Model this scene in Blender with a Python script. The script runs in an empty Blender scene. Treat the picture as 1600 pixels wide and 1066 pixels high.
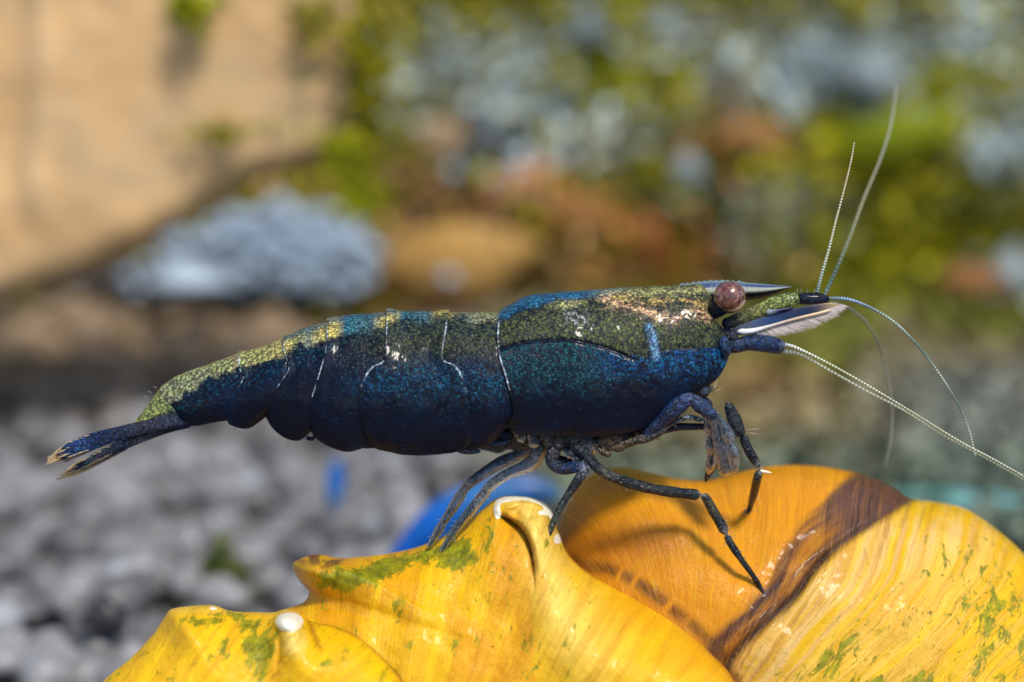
import bpy, math, random
import numpy as np
from mathutils import Vector, Matrix

random.seed(7); rng = np.random.default_rng(7)
S = bpy.context.scene
COL = S.collection
R = math.radians
PITCH = R(14.0); D = 30.0            # the camera looks down 14 degrees on a spot 30 units away (1 unit = 1.8 mm)
GZ = -9.0                            # height of the gravel floor
S.unit_settings.scale_length = 0.0018

# ------------------------------------------------------------------ camera, light, exposure
cd = bpy.data.cameras.new('camera'); cam = bpy.data.objects.new('camera', cd); COL.objects.link(cam)
cd.sensor_width = 360.0; cd.lens = 675.0; cd.clip_start = 0.5; cd.clip_end = 2000
cam.location = (0, -D*math.cos(PITCH), D*math.sin(PITCH)); cam.rotation_euler = (math.pi/2-PITCH, 0, 0)
cd.dof.use_dof = True; cd.dof.focus_distance = D-0.55; cd.dof.aperture_fstop = 0.70
S.camera = cam
SUN = Vector((0.26, -0.46, 0.85)).normalized()      # direction towards the sun
w = bpy.data.worlds.new('World'); S.world = w; w.use_nodes = True
nt = w.node_tree; nt.nodes.clear()
sk = nt.nodes.new('ShaderNodeTexSky'); sk.sky_type = 'NISHITA'; sk.sun_disc = False
sk.sun_elevation = math.asin(SUN.z); sk.sun_rotation = math.atan2(SUN.x, SUN.y)
bg = nt.nodes.new('ShaderNodeBackground'); bg.inputs[1].default_value = 0.15
wo = nt.nodes.new('ShaderNodeOutputWorld'); nt.links.new(sk.outputs[0], bg.inputs[0]); nt.links.new(bg.outputs[0], wo.inputs[0])
sl = bpy.data.lights.new('sun', 'SUN'); sl.energy = 3.3; sl.angle = R(10.0); sl.color = (1.0, 0.94, 0.83)
so = bpy.data.objects.new('sun', sl); COL.objects.link(so); so.rotation_euler = SUN.to_track_quat('Z', 'Y').to_euler()
so.location = SUN*40
S.view_settings.view_transform = 'Standard'; S.view_settings.look = 'None'; S.view_settings.exposure = 0.2; S.view_settings.gamma = 1.0
S.render.resolution_x = 1024; S.render.resolution_y = 682

# ------------------------------------------------------------------ helpers
CP, SP = math.cos(PITCH), math.sin(PITCH)
def L(px, py, w=0.0):                 # place in the tilted frame of the close-up: x right, y away, z up
    px = np.asarray(px, float); py = np.asarray(py, float); w = np.asarray(w, float)
    k = (1+w/D)
    return np.stack(np.broadcast_arrays((px-800)/100*k, w, (533-py)/100*k), -1)
def toworld(p):
    p = np.asarray(p, float)
    return np.stack([p[..., 0], p[..., 1]*CP+p[..., 2]*SP, -p[..., 1]*SP+p[..., 2]*CP], -1)
def at(px, py, w): return toworld(L(px, py, w))
def ground_at(px, py, z=GZ):          # the spot on the floor along a line of sight
    c = np.array(cam.location); d = at(px, py, 0)-c
    t = (z-c[2])/d[2]
    return c+d*t
def tag(o, label=None, cat=None, group=None, kind=None):
    if label: o['label'] = label
    if cat: o['category'] = cat
    if group: o['group'] = group
    if kind: o['kind'] = kind
    return o
def obj(name, V, F, mat, parent=None, cols=None, attrs=None, smooth=True):
    me = bpy.data.meshes.new(name)
    V = np.asarray(V, float).reshape(-1, 3)
    me.from_pydata(V.tolist(), [], F if isinstance(F, list) else F.tolist())
    if cols is not None:
        a = me.color_attributes.new('Col', 'FLOAT_COLOR', 'POINT'); a.data.foreach_set('color', np.asarray(cols, np.float32).reshape(-1))
    for k, v in (attrs or {}).items():
        v = np.asarray(v, np.float32)
        if v.ndim == 1 or v.shape[-1] == 1:
            a = me.attributes.new(k, 'FLOAT', 'POINT'); a.data.foreach_set('value', v.reshape(-1))
        else:
            a = me.attributes.new(k, 'FLOAT_VECTOR', 'POINT'); a.data.foreach_set('vector', v.reshape(-1))
    if smooth: me.polygons.foreach_set('use_smooth', [True]*len(me.polygons))
    me.materials.append(mat); me.update()
    o = bpy.data.objects.new(name, me); COL.objects.link(o)
    if parent: o.parent = parent
    return o
def grid_faces(n, m, wrap_m=False, wrap_n=False, off=0, flip=False):   # n rows of m verts
    i = np.arange(n if wrap_n else n-1); j = np.arange(m if wrap_m else m-1)
    I, J = np.meshgrid(i, j, indexing='ij')
    a = I*m+J; b = I*m+(J+1) % m; c = ((I+1) % n)*m+(J+1) % m; d = ((I+1) % n)*m+J
    f = np.stack([a, b, c, d], -1).reshape(-1, 4)+off
    return f[:, ::-1] if flip else f
def crv(pts, n, closed=False):        # smooth curve through points, n samples evenly by length
    P = np.asarray(pts, float)
    if len(P) == 2 and not closed:
        return P[0]+(P[1]-P[0])*np.linspace(0, 1, n)[:, None]
    if closed: Q = np.vstack([P[-1], P, P[0], P[1]])
    else: Q = np.vstack([2*P[0]-P[1], P, 2*P[-1]-P[-2]])
    t = np.linspace(0, 1, 24, endpoint=False)[:, None]; out = []
    for k in range(1, len(Q)-2):
        a, b, c, d = Q[k-1], Q[k], Q[k+1], Q[k+2]
        out.append(0.5*((2*b)+(-a+c)*t+(2*a-5*b+4*c-d)*t**2+(-a+3*b-3*c+d)*t**3))
    out = np.vstack(out+[Q[-2:-1]])
    s = np.concatenate([[0], np.cumsum(np.linalg.norm(np.diff(out[:, :2], axis=0), axis=1))])
    u = np.linspace(0, s[-1], n+1)[:-1] if closed else np.linspace(0, s[-1], n)
    return np.stack([np.interp(u, s, out[:, k]) for k in range(out.shape[1])], -1)
def ss(x, a, b):
    t = np.clip((x-a)/(b-a), 0, 1); return t*t*(3-2*t)
_lat = rng.random((64, 64, 64))
def vn(x, y, z=0.0):                  # smooth value noise, 0..1
    x, y, z = np.broadcast_arrays(np.asarray(x, float), np.asarray(y, float), np.asarray(z, float))
    xi, yi, zi = np.floor(x).astype(int), np.floor(y).astype(int), np.floor(z).astype(int)
    fx, fy, fz = x-xi, y-yi, z-zi
    fx, fy, fz = [f*f*(3-2*f) for f in (fx, fy, fz)]
    g = lambda a, b, c: _lat[(xi+a) % 64, (yi+b) % 64, (zi+c) % 64]
    l = lambda p, q, f: p+(q-p)*f
    return l(l(l(g(0,0,0), g(1,0,0), fx), l(g(0,1,0), g(1,1,0), fx), fy), l(l(g(0,0,1), g(1,0,1), fx), l(g(0,1,1), g(1,1,1), fx), fy), fz)
def fbm(x, y, z=0.0, o=4):
    s = 0; a = 0.5; f = 1.0
    for k in range(o): s = s+a*vn(np.asarray(x)*f+k*7.3, np.asarray(y)*f+k*3.1, np.asarray(z)*f+k*1.7); a *= .5; f *= 2.03
    return s/(1-0.5**o)
def mixc(c, d, m): return c+(np.asarray(d)-c)*np.asarray(m)[..., None]

# ------------------------------------------------------------------ materials
class NT:
    def __init__(s, name):
        s.m = bpy.data.materials.new(name); s.m.use_nodes = True; s.t = s.m.node_tree; s.t.nodes.clear()
        s.out = s.n('ShaderNodeOutputMaterial'); s.b = s.n('ShaderNodeBsdfPrincipled'); s.t.links.new(s.b.outputs[0], s.out.inputs[0])
    def n(s, t, **k):
        x = s.t.nodes.new(t)
        for a, v in k.items(): setattr(x, a, v)
        return x
    def set(s, sock, v):
        if isinstance(v, bpy.types.NodeSocket): s.t.links.new(v, sock)
        else:
            if isinstance(v, (tuple, list)) and len(v) == 3 and sock.type == 'RGBA': v = (*v, 1)
            sock.default_value = v
    def p(s, **k):
        for a, v in k.items(): s.set(s.b.inputs[a.replace('_', ' ')], v)
    def math(s, op, a, b=0.0, c=0.0, clamp=False):
        x = s.n('ShaderNodeMath', operation=op, use_clamp=clamp)
        for i, v in enumerate((a, b, c)): s.set(x.inputs[i], v)
        return x.outputs[0]
    def vmul(s, v, k):
        x = s.n('ShaderNodeVectorMath', operation='MULTIPLY'); s.set(x.inputs[0], v); x.inputs[1].default_value = k; return x.outputs[0]
    def noise(s, vec, scale, detail=3, rough=.55, dist=0.0, out=0):
        x = s.n('ShaderNodeTexNoise'); s.set(x.inputs['Vector'], vec); x.inputs['Scale'].default_value = scale
        x.inputs['Detail'].default_value = detail; x.inputs['Roughness'].default_value = rough; x.inputs['Distortion'].default_value = dist
        return x.outputs[out]
    def ramp(s, f, stops):
        x = s.n('ShaderNodeValToRGB'); s.set(x.inputs[0], f); e = x.color_ramp.elements
        while len(e) > 1: e.remove(e[-1])
        e[0].position = stops[0][0]; e[0].color = (*stops[0][1], 1) if not isinstance(stops[0][1], float) else (stops[0][1],)*3+(1,)
        for p_, c in stops[1:]:
            q = e.new(p_); q.color = (*c, 1) if not isinstance(c, float) else (c, c, c, 1)
        return x.outputs[0]
    def mix(s, a, b, f, mode='MIX'):
        x = s.n('ShaderNodeMix', data_type='RGBA', blend_type=mode)
        s.set(x.inputs[0], f); s.set(x.inputs[6], a); s.set(x.inputs[7], b); return x.outputs[2]
    def bump(s, h, strength, dist=0.02, nrm=None):
        x = s.n('ShaderNodeBump'); x.inputs['Strength'].default_value = strength; x.inputs['Distance'].default_value = dist
        s.set(x.inputs['Height'], h)
        if nrm is not None: s.set(x.inputs['Normal'], nrm)
        return x.outputs[0]
    def attr(s, name, out='Vector'):
        x = s.n('ShaderNodeAttribute', attribute_name=name); return x.outputs[out]
    def obj(s): return s.n('ShaderNodeTexCoord').outputs['Object']

def mat_cuticle():
    m = NT('shrimp_cuticle'); O = m.obj(); col = m.attr('Col', 'Color'); dens = m.attr('Col', 'Alpha')
    base = m.ramp(m.noise(O, 2.2, 3), [(.3, (.0010, .0012, .006)), (.55, (.0008, .003, .013)), (.75, (.0010, .009, .032))])
    v = m.n('ShaderNodeTexVoronoi'); m.set(v.inputs['Vector'], m.mix(O, m.noise(O, 14, 2, out=1), .035)); v.inputs['Scale'].default_value = 25
    v.inputs['Randomness'].default_value = 1
    sep = m.n('ShaderNodeSeparateColor'); m.set(sep.inputs[0], v.outputs['Color'])
    ns = m.noise(O, 34, 2, .6, 1.2)
    k = m.math('SUBTRACT', dens, m.math('ADD', m.math('MULTIPLY', sep.outputs[0], .45), m.math('MULTIPLY', ns, .6)))
    k = m.math('MULTIPLY_ADD', k, 2.6, .45, clamp=True)
    edge = m.ramp(v.outputs['Distance'], [(.25, 1.0), (.72, .25)])
    k = m.math('MULTIPLY', k, edge)
    hue = m.n('ShaderNodeHueSaturation'); m.set(hue.inputs['Color'], col)
    m.set(hue.inputs['Hue'], m.math('MULTIPLY_ADD', sep.outputs[1], .06, .46)); m.set(hue.inputs['Value'], m.math('MULTIPLY_ADD', sep.outputs[2], 1.25, .5))
    c = m.mix(base, hue.outputs[0], k)
    fl = m.n('ShaderNodeTexVoronoi'); m.set(fl.inputs['Vector'], O); fl.inputs['Scale'].default_value = 13
    fk = m.math('LESS_THAN', fl.outputs['Distance'], .085)
    c = m.mix(c, (.10, .20, .30), m.math('MULTIPLY', fk, .35))
    h = m.math('ADD', m.math('MULTIPLY', k, 1.1), ns)
    m.p(Base_Color=c, Roughness=m.math('MULTIPLY_ADD', ns, .25, .20), Specular_IOR_Level=.11, Normal=m.bump(h, .6, .02), Coat_Weight=.16, Coat_Roughness=.10)
    return m.m
def mat_limb(trans=0.0):
    clear = trans > 0
    m = NT('limb_cuticle'); O = m.obj(); col = m.attr('Col', 'Color')
    n = m.noise(O, 16, 3, .65, .8); n2 = m.noise(O, 38, 2, .6)
    c = m.mix(m.mix(col, (.12, .26, .50) if clear else (0, 0, 0), .40 if clear else .45), (.002, .004, .012), m.ramp(n, [(.44, 0.0), (.56, .80 if clear else .90)]))
    c = m.mix(c, (.38, .42, .30), m.ramp(n2, [(.66, 0.0), (.70, .6)]))
    m.p(Base_Color=c, Roughness=.15, Normal=m.bump(m.math('ADD', n, n2), .8, .03), Specular_IOR_Level=.45, Transmission_Weight=trans, IOR=1.36)
    return m.m
def mat_col(name, rough=.4, trans=0.0, spec=.5, bump=.2, bscale=30, var=.25):
    m = NT(name); O = m.obj(); col = m.attr('Col', 'Color'); n = m.noise(O, bscale, 3)
    c = m.mix(col, m.mix(col, (0, 0, 0), .6), m.ramp(n, [(.35, 0.0), (.8, var*2)]))
    m.p(Base_Color=c, Roughness=rough, Normal=m.bump(n, bump, .02), Specular_IOR_Level=spec, Transmission_Weight=trans, IOR=1.35)
    return m.m
def mat_eye():
    m = NT('eye_brown'); O = m.obj()
    v = m.n('ShaderNodeTexVoronoi'); m.set(v.inputs['Vector'], O); v.inputs['Scale'].default_value = 34
    n = m.noise(O, 9, 4, .65, 1.0)
    c = m.ramp(n, [(.34, (.012, .006, .006)), (.47, (.10, .026, .018)), (.58, (.22, .085, .06)), (.70, (.48, .30, .18))])
    m.p(Base_Color=c, Roughness=.16, Normal=m.bump(v.outputs['Distance'], .35, .01), Coat_Weight=1.0, Coat_Roughness=.04)
    return m.m
def mat_shell():
    m = NT('nerite_shell'); O = m.obj(); col = m.attr('Col', 'Color'); g = m.attr('green', 'Fac'); fl = m.attr('flow'); wh = m.attr('white', 'Fac'); rg = m.attr('rug', 'Fac')
    n1 = m.noise(m.vmul(fl, (9, .55, 1)), 1.0, 4, .6, .25)          # growth lines
    n2 = m.noise(m.vmul(fl, (38, 1.3, 1)), 1.0, 3, .6, .3)
    n3 = m.noise(O, 1.3, 4, .6)
    k1 = m.ramp(m.math('MULTIPLY_ADD', m.noise(m.vmul(fl, (2.2, .4, 1)), 1.0, 3), .7, m.math('MULTIPLY', n1, .5)), [(.50, 0.0), (.76, .85)])
    bwn = m.n('ShaderNodeRGBToBW'); m.set(bwn.inputs[0], col); lumk = m.ramp(bwn.outputs[0], [(.05, .06), (.28, 1.0)])
    c = m.mix(col, m.mix(col, (.46, .17, .004), .62), m.math('MULTIPLY', k1, lumk))
    dk_ = m.ramp(bwn.outputs[0], [(.06, 1.0), (.2, 0.0)])
    c = m.mix(c, (.34, .14, .03), m.math('MULTIPLY', m.ramp(n2, [(.50, 0.0), (.66, .6)]), dk_))
    c = m.mix(c, (.02, .012, .012), m.math('MULTIPLY', m.ramp(n1, [(.50, 0.0), (.64, .8)]), dk_))
    c = m.mix(c, (.90, .56, .01), m.math('MULTIPLY', m.ramp(n2, [(.52, 0.0), (.72, .42)]), lumk))
    c = m.mix(c, m.mix(c, (.20, .07, .01), .5), m.math('MULTIPLY', m.ramp(n2, [(.28, .9), (.45, 0.0)]), .8))
    c = m.mix(c, (.80, .40, .012), m.math('MULTIPLY', m.ramp(n3, [(.5, 0.0), (.75, .35)]), lumk))
    # green algae flecks, drawn out along the growth lines
    gn = m.noise(m.mix(m.vmul(fl, (2.6, 1.3, 1)), m.vmul(O, (2.5, 2.5, 2.5)), .5), 1.5, 5, .72, .5)
    gk = m.math('MULTIPLY_ADD', m.math('SUBTRACT', m.math('ADD', gn, m.math('MULTIPLY', g, .36)), .69), 16, 0, clamp=True)
    gc = m.ramp(m.noise(O, 6, 3), [(.35, (.10, .13, .004)), (.65, (.27, .29, .008))])
    c = m.mix(c, gc, m.math('MULTIPLY', gk, .85))
    g2 = m.noise(m.mix(m.vmul(fl, (6, 4, 1)), m.vmul(O, (6, 6, 6)), .5), 1.2, 4, .7, .8)
    gk2 = m.math('MULTIPLY_ADD', m.math('SUBTRACT', m.math('ADD', g2, m.math('MULTIPLY', g, .22)), .69), 18, 0, clamp=True)
    c = m.mix(c, m.mix(gc, (.10, .06, .004), .35), m.math('MULTIPLY', gk2, .8))
    # short dark scratches
    sv = m.noise(m.vmul(fl, (16, 6, 1)), 1.0, 2, .5, 1.5)
    c = m.mix(c, (.10, .05, .004), m.math('MULTIPLY', m.ramp(sv, [(.655, 0.0), (.70, .7)]), m.math('MULTIPLY_ADD', g, .9, .12, clamp=True)))
    # worn chalky places, plus white painted for the lit ridge and a glint
    wk = m.math('MULTIPLY_ADD', m.math('SUBTRACT', m.math('ADD', wh, m.math('MULTIPLY', m.noise(O, 5, 4, .6), .7)), .85), 6, 0, clamp=True)
    c = m.mix(c, (.86, .82, .66), wk)
    h = m.math('ADD', m.math('MULTIPLY', n1, .75), m.math('ADD', m.math('MULTIPLY', n2, .5), m.math('MULTIPLY', gk, .15)))
    h = m.math('MULTIPLY', h, m.math('MULTIPLY_ADD', rg, 2.2, .55))
    h = m.math('ADD', h, m.math('MULTIPLY', m.ramp(m.noise(O, 22, 3, .7), [(.30, 0.0), (.48, 1.0)]), .35))
    nb = m.bump(m.noise(O, 3.0, 4, .6), .22, .12, m.bump(h, .5, .05))
    m.p(Base_Color=c, Roughness=m.math('MULTIPLY_ADD', n1, .25, .20), Specular_IOR_Level=.24, Normal=nb, Coat_Weight=.07, Coat_Roughness=.12,
        Subsurface_Weight=.08, Subsurface_Scale=.25, Subsurface_Radius=(1.0, .45, .08))
    return m.m
def mat_rock(name, stops, scale=1.0, rough=.8, bump=.5, usecol=False):
    m = NT(name); O = m.obj(); n = m.noise(O, scale, 6, .62, .3)
    c = m.ramp(n, stops)
    if usecol: c = m.mix(m.attr('Col', 'Color'), m.mix(m.attr('Col', 'Color'), (.02, .02, .02), .5), m.ramp(n, [(.45, 0.0), (.75, .7)]))
    m.p(Base_Color=c, Roughness=rough, Normal=m.bump(m.noise(O, scale*3, 5, .65), bump, .2/scale), Specular_IOR_Level=.4)
    return m.m
M_CUT = mat_cuticle(); M_LIMB = mat_limb(.0); M_CLEAR = mat_limb(.80); M_EYE = mat_eye(); M_SHELL = mat_shell()
M_COL = mat_col('antenna_cuticle', .3); M_FIN = mat_col('clear_fin', .25, .35, .6, .15); M_HAIR = mat_col('setae', .4, .2)
M_LEAF = mat_col('moss_leaf', .4, 0, .22, .1, 3, .25)

# ------------------------------------------------------------------ snail shell
class Lobe: pass
def lobe(center, outline, T, w0, nth=420, nr=170, power=.5):
    """A closed rounded whorl: outline drawn in the plane of the close-up, front and back domes."""
    o = crv(outline, nth, closed=True); c = np.array(center, float)
    ph = np.linspace(0.004, math.pi-0.004, nr*2)           # 0 = front pole, pi/2 = outline, pi = back pole
    r = np.sin(ph)[:, None, None]
    P = c+(o-c)[None]*r
    px, py = P[..., 0], P[..., 1]
    cs = np.cos(ph)[:, None]*np.ones((1, nth))
    ww = w0(px, py)-T(px, py)*np.sign(cs)*np.abs(cs)**(2*power)
    b = Lobe(); b.px, b.py, b.w, b.front = px, py, ww, np.clip(cs*2.5, 0, 1); b.r = r[..., 0]*np.ones((1, nth)); b.o = o
    b.F = grid_faces(nr*2, nth, wrap_m=True)
    b.isf = cs > 0
    return b
def pseg(px, py, pts):                # distance to a polyline, arc fraction, signed side
    P = crv(pts, 60); best = np.full(px.shape, 1e9); fr = np.zeros(px.shape); sd = np.zeros(px.shape)
    for k in range(len(P)-1):
        a, b = P[k], P[k+1]; d = b-a; L2 = d@d
        t = np.clip(((px-a[0])*d[0]+(py-a[1])*d[1])/L2, 0, 1)
        qx, qy = px-(a[0]+t*d[0]), py-(a[1]+t*d[1]); ds = np.hypot(qx, qy)
        m = ds < best; best = np.where(m, ds, best); fr = np.where(m, (k+t)/(len(P)-1), fr)
        sd = np.where(m, np.sign(d[0]*qy-d[1]*qx), sd)
    return best, fr, sd                # sd > 0: to the right of travel (picture y points down)
YEL = np.array([.80, .47, .002]); ORA = np.array([.62, .23, .006]); PALE = np.array([.86, .66, .16])

# right whorl (body whorl) -----------------------------------------------------
b1 = lobe((1330, 1130), [(830,1000),(850,880),(880,800),(905,757),(935,737),(970,730),(1010,737),(1060,748),(1105,750),(1150,739),(1200,729),(1260,727),(1320,735),(1365,747),(1400,765),(1425,779),(1470,786),(1512,797),(1560,830),(1600,866),(1680,950),(1740,1100),(1750,1300),(1650,1440),(1400,1500),(1150,1490),(950,1400),(850,1220)],
          lambda x, y: 2.9+0*x, lambda x, y: 1.75+0*x, 520, 210)
px, py = b1.px, b1.py
dl, fl, sl_ = pseg(px, py, [(1450,770),(1420,782),(1340,832),(1283,880),(1240,935),(1200,972),(1155,1015),(1136,1050),(1130,1120),(1180,1250)])
step = ss(-sl_*dl, -2, 7)                                                   # newer growth lies on top of the scar
b1.w -= b1.front*.10*step*np.exp(-np.clip(-sl_*dl, 0, 1e9)/160)
b1.w += b1.front*.10*np.exp(-(dl/7)**2)
b1.w += b1.front*.05*np.sin(dl/9+fbm(px/90, py/90)*6)*np.exp(-dl/60)*(sl_ > 0)
b1.w -= b1.front*.10*(fbm(px/60, py/60, 2)-.5)
b1.w += b1.front*.14*np.exp(-((px-1010)/110)**2-((py-860)/40)**2)             # hollow behind the spined whorl
th = np.arctan2(py-1190, px-1060)+.06*(fbm(px/170, py/170, 3)-.5)*2+.012*(fbm(px/50, py/50, 6)-.5)*2; rad = np.hypot(px-1060, py-1190); th = th+.35*ss(rad, 250, 800)
F = th*6.2+rad/900*1.3; G = rad/100
c = np.broadcast_to(YEL, px.shape+(3,)).copy()
c = mixc(c, [.66, .25, .004], ss(sl_*dl, -2, 25))                            # orange side of the scar
c = mixc(c, [.50, .19, .012], ss(sl_*dl, 120, 280)*.5*ss(py, 780, 880))
c = mixc(c, [.36, .12, .012], .8*np.exp(-((px-1000)/120)**2-((py-850)/32)**2))  # cast shadow on the orange, painted in as dark brown
c = mixc(c, [.76, .50, .20], .85*(sl_ < 0)*np.exp(-((dl-50)/70)**2)*ss(fbm(F*9, G*.7), .36, .56)*ss(py, 790, 830))
c = mixc(c, [.22, .09, .012], .5*(sl_ < 0)*np.exp(-((dl-22)/40)**2)*ss(fbm(F*12, G*.8, 9), .50, .62))
c = mixc(c, [.82, .54, .14], .4*(sl_ < 0)*ss(fbm(F*9, G*.5, 5), .48, .66)*ss(px+py, 1950, 2200))
bw = 24+28*ss(fl, .55, .1)                                                   # the brown band is widest at the top
dm = sl_*dl+13*(fbm(px/34, py/34, 7)-.5)*ss(sl_*dl, 10, 40)
band = ss(dm, -4, 3)*(1-ss(dm, bw*1.25, bw*1.25+22))
c = mixc(c, [.09, .028, .014], band*(.55+.45*ss(fbm(dm/6.5, fl*5, 3), .38, .58)))
c = mixc(c, [.46, .15, .010], band*.95*np.exp(-((dm-bw*.66)/14)**2)*ss(fbm(dm/8, fl*6, 13), .3, .5)*ss(fl, .15, .35))
c = mixc(c, [.055, .035, .032], np.exp(-((dm-2)/8)**2)*(.85+.15*ss(fbm(fl*14, dm/14, 8), .3, .5)))
c = mixc(c, [.045, .036, .040], band*ss(.30-fl, 0, .12)*.95)
c = mixc(c, [.10, .04, .03], .8*band*(1-ss(fl, .12, .30)))
c = mixc(c, [.46, .16, .010], band*.85*np.exp(-((dm-bw*.72)/(bw*.30))**2)*ss(fl, .16, .36)*(.35+.65*ss(fbm(dm/5, fl*7, 13), .36, .52)))
c = mixc(c, [.06, .022, .022], .95*np.exp(-((dm-bw*1.25)/9)**2)*ss(fl, .34, .46))
ds, fs, s2 = pseg(px, py, [(880,872),(920,885),(960,893),(1010,920),(1060,960),(1105,1000),(1150,1062)])
c = mixc(c, [.09, .03, .008], .75*np.exp(-((ds-2)/10)**2)*ss(vn(fs*26, 3.3)+.15, .25, .5))
b1.col = c; b1.flow = np.stack([F, G, 0*F], -1)
b1.green = (sl_ < 0)*(.30+.24*ss(fbm(px/130, py/110, 4), .42, .6))*ss(dl, 20, 110)
b1.white = .06*(sl_ < 0)*(dl < 60)+.30*np.exp(-(np.hypot(px-1205, py-960)/70)**2)*0
b1.rug = .12+.75*(sl_ < 0)+.6*band

# middle whorl with the big spine ----------------------------------------------
b2 = lobe((770, 1010), [(260,1130),(330,1010),(440,955),(474,941),(482,925),(466,905),(457,884),(466,875),(495,866),(530,872),(575,869),(612,864),(652,855),(690,840),(722,820),(752,797),(772,781),(790,775),(820,776),(845,783),(862,799),(872,828),(884,860),(915,892),(965,920),(1020,948),(1070,984),(1112,1022),(1146,1062),(1172,1140),(1160,1300),(1050,1420),(850,1470),(600,1450),(380,1350),(270,1240)],
          lambda x, y: 1.5+.55*ss(y, 850, 1250), lambda x, y: .30-1.35*ss(x, 820, 1180)*ss(y, 860, 1080)-.1*ss(y, 900, 1100), 620, 220, .42)
px, py = b2.px, b2.py
d1, f1, s1 = pseg(px, py, [(800,776),(826,800),(846,850),(862,910),(890,980),(930,1060),(980,1200)])
wd = 22+70*f1
b2.w -= b2.front*.40*np.exp(-(d1/wd)**2)*(1-ss(f1, .35, .95))
# sharp fold on the left of the pale ridge
d2, f2, s2 = pseg(px, py, [(774,803),(797,812),(818,830),(831,860),(836,905),(832,960),(815,1030)])
b2.w += b2.front*.26*np.exp(-np.clip(s2*d2, 0, 1e9)/22)*(s2 > 0)*(1-ss(f2, .25, .62))*ss(f2, -.01, .12)
b2.w += b2.front*.08*np.exp(-(d2/5)**2)*(1-ss(f2, .3, .6))
# hollow cup at the spine tip, with its worn rim
cup = np.hypot((px-822)/30, (py-800)/15)
b2.w += b2.front*.16*(1-ss(cup, .5, 1.0))
rim, fr, _ = pseg(px, py, [(778,806),(777,790),(790,779),(830,779),(858,796),(874,838)])
b2.w -= b2.front*.10*np.exp(-(rim/5)**2)
# left broken tube spine
d3, f3, s3 = pseg(px, py, [(466,885),(520,890),(600,905),(700,960)])
b2.w -= b2.front*.28*np.exp(-(d3/26)**2)*(1-ss(f3, .1, .9))
b2.w += b2.front*.30*(1-ss(np.hypot((px-508)/34, (py-871)/9), .6, 1.1))
b2.w += b2.front*.14*np.exp(-((px-640)/150)**2-((py-880)/30)**2)*0
# soft folds that run down from the spine
aa = np.arctan2(px-500, 1750-py)
b2.w -= b2.front*.05*(fbm(px/14, py/14, 4)-.4)*(1-ss(np.hypot((px-500)/60, (py-885)/35), .6, 1.2))*2
b2.w -= b2.front*.045*np.sin(aa*60+fbm(px/200, py/200)*4)*ss(py, 840, 930)
b2.w -= b2.front*.16*(fbm(px/110, py/110, 6)-.5)+b2.front*.05*(fbm(px/26, py/26, 1)-.5)
c = np.broadcast_to(YEL, px.shape+(3,)).copy()
c = mixc(c, [.66, .26, .004], .6*ss(fbm(px/45, py/130, 12), .48, .62)*(px < 860))
c = mixc(c, ORA, .7*np.exp(-((px-790)/38)**2)*ss(py, 790, 830)*(1-ss(py, 900, 1010)))  # shaded left side of the spine painted orange
ds_, fs_, _ = pseg(px, py, [(836,880),(838,930),(826,990),(790,1050),(760,1110)])
c = mixc(c, [.58, .22, .008], .7*np.exp(-(ds_/15)**2)*ss(fbm(px/12, py/60, 2), .25, .6))
c = mixc(c, [.86, .64, .14], .85*np.exp(-((d1*(1+.35*(s1 > 0)))/(wd*1.0))**2)*(1-ss(f1, .35, .9))*ss(fbm(px/60, py/60, 3)+.3*(1-f1), .3, .6))  # lit ridge right of the fold painted pale
c = mixc(c, [.72, .30, .004], ss(px, 850, 1050)*.65*ss(fbm(px/120, py/60), .3, .6))
c = mixc(c, [.26, .08, .008], .85*np.exp(-(d2/5)**2)*(1-ss(f2, .35, .62)))  # shadow along the fold painted as a dark brown line
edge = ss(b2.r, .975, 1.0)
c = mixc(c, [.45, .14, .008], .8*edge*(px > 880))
c = mixc(c, [.09, .03, .010], .95*ss(vn(px/8, py/8), .15, .45)*(1-ss(np.hypot((px-500)/38, (py-875)/15), .7, 1.2)))
c = mixc(c, [.42, .24, .012], .7*(1-ss(px, 470, 540))*ss(py, 870, 885)*(1-ss(py, 925, 950)))
b2.col = c; F = aa*16; G = np.hypot(px-500, py-1750)/100; b2.flow = np.stack([F, G+3, 0*F+2], -1)
gp = lambda x, y, rx, ry, a=0: np.exp(-(((px-x)*math.cos(a)+(py-y)*math.sin(a))/rx)**2-((-(px-x)*math.sin(a)+(py-y)*math.cos(a))/ry)**2)
b2.green = .27+1.1*gp(590, 895, 42, 13, -.3)+.95*gp(715, 872, 34, 15, -.2)+.55*gp(655, 868, 80, 10, -.25)+.7*gp(520, 905, 30, 18)-.25*ss(px, 900, 1000)
c_tip = np.exp(-(rim/6.5)**2)*(fr < .86)
b2.white = 1.0*c_tip+.75*gp(846, 802, 11, 6)+.9*gp(872, 842, 10, 12, .5)+.5*gp(838, 838, 8, 7)+.28*gp(880, 950, 26, 60)+.8*gp(553, 868, 11, 5)  # worn tips, with white painted on the lit ridge and a glint
b2.rug = .15+0*px

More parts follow.
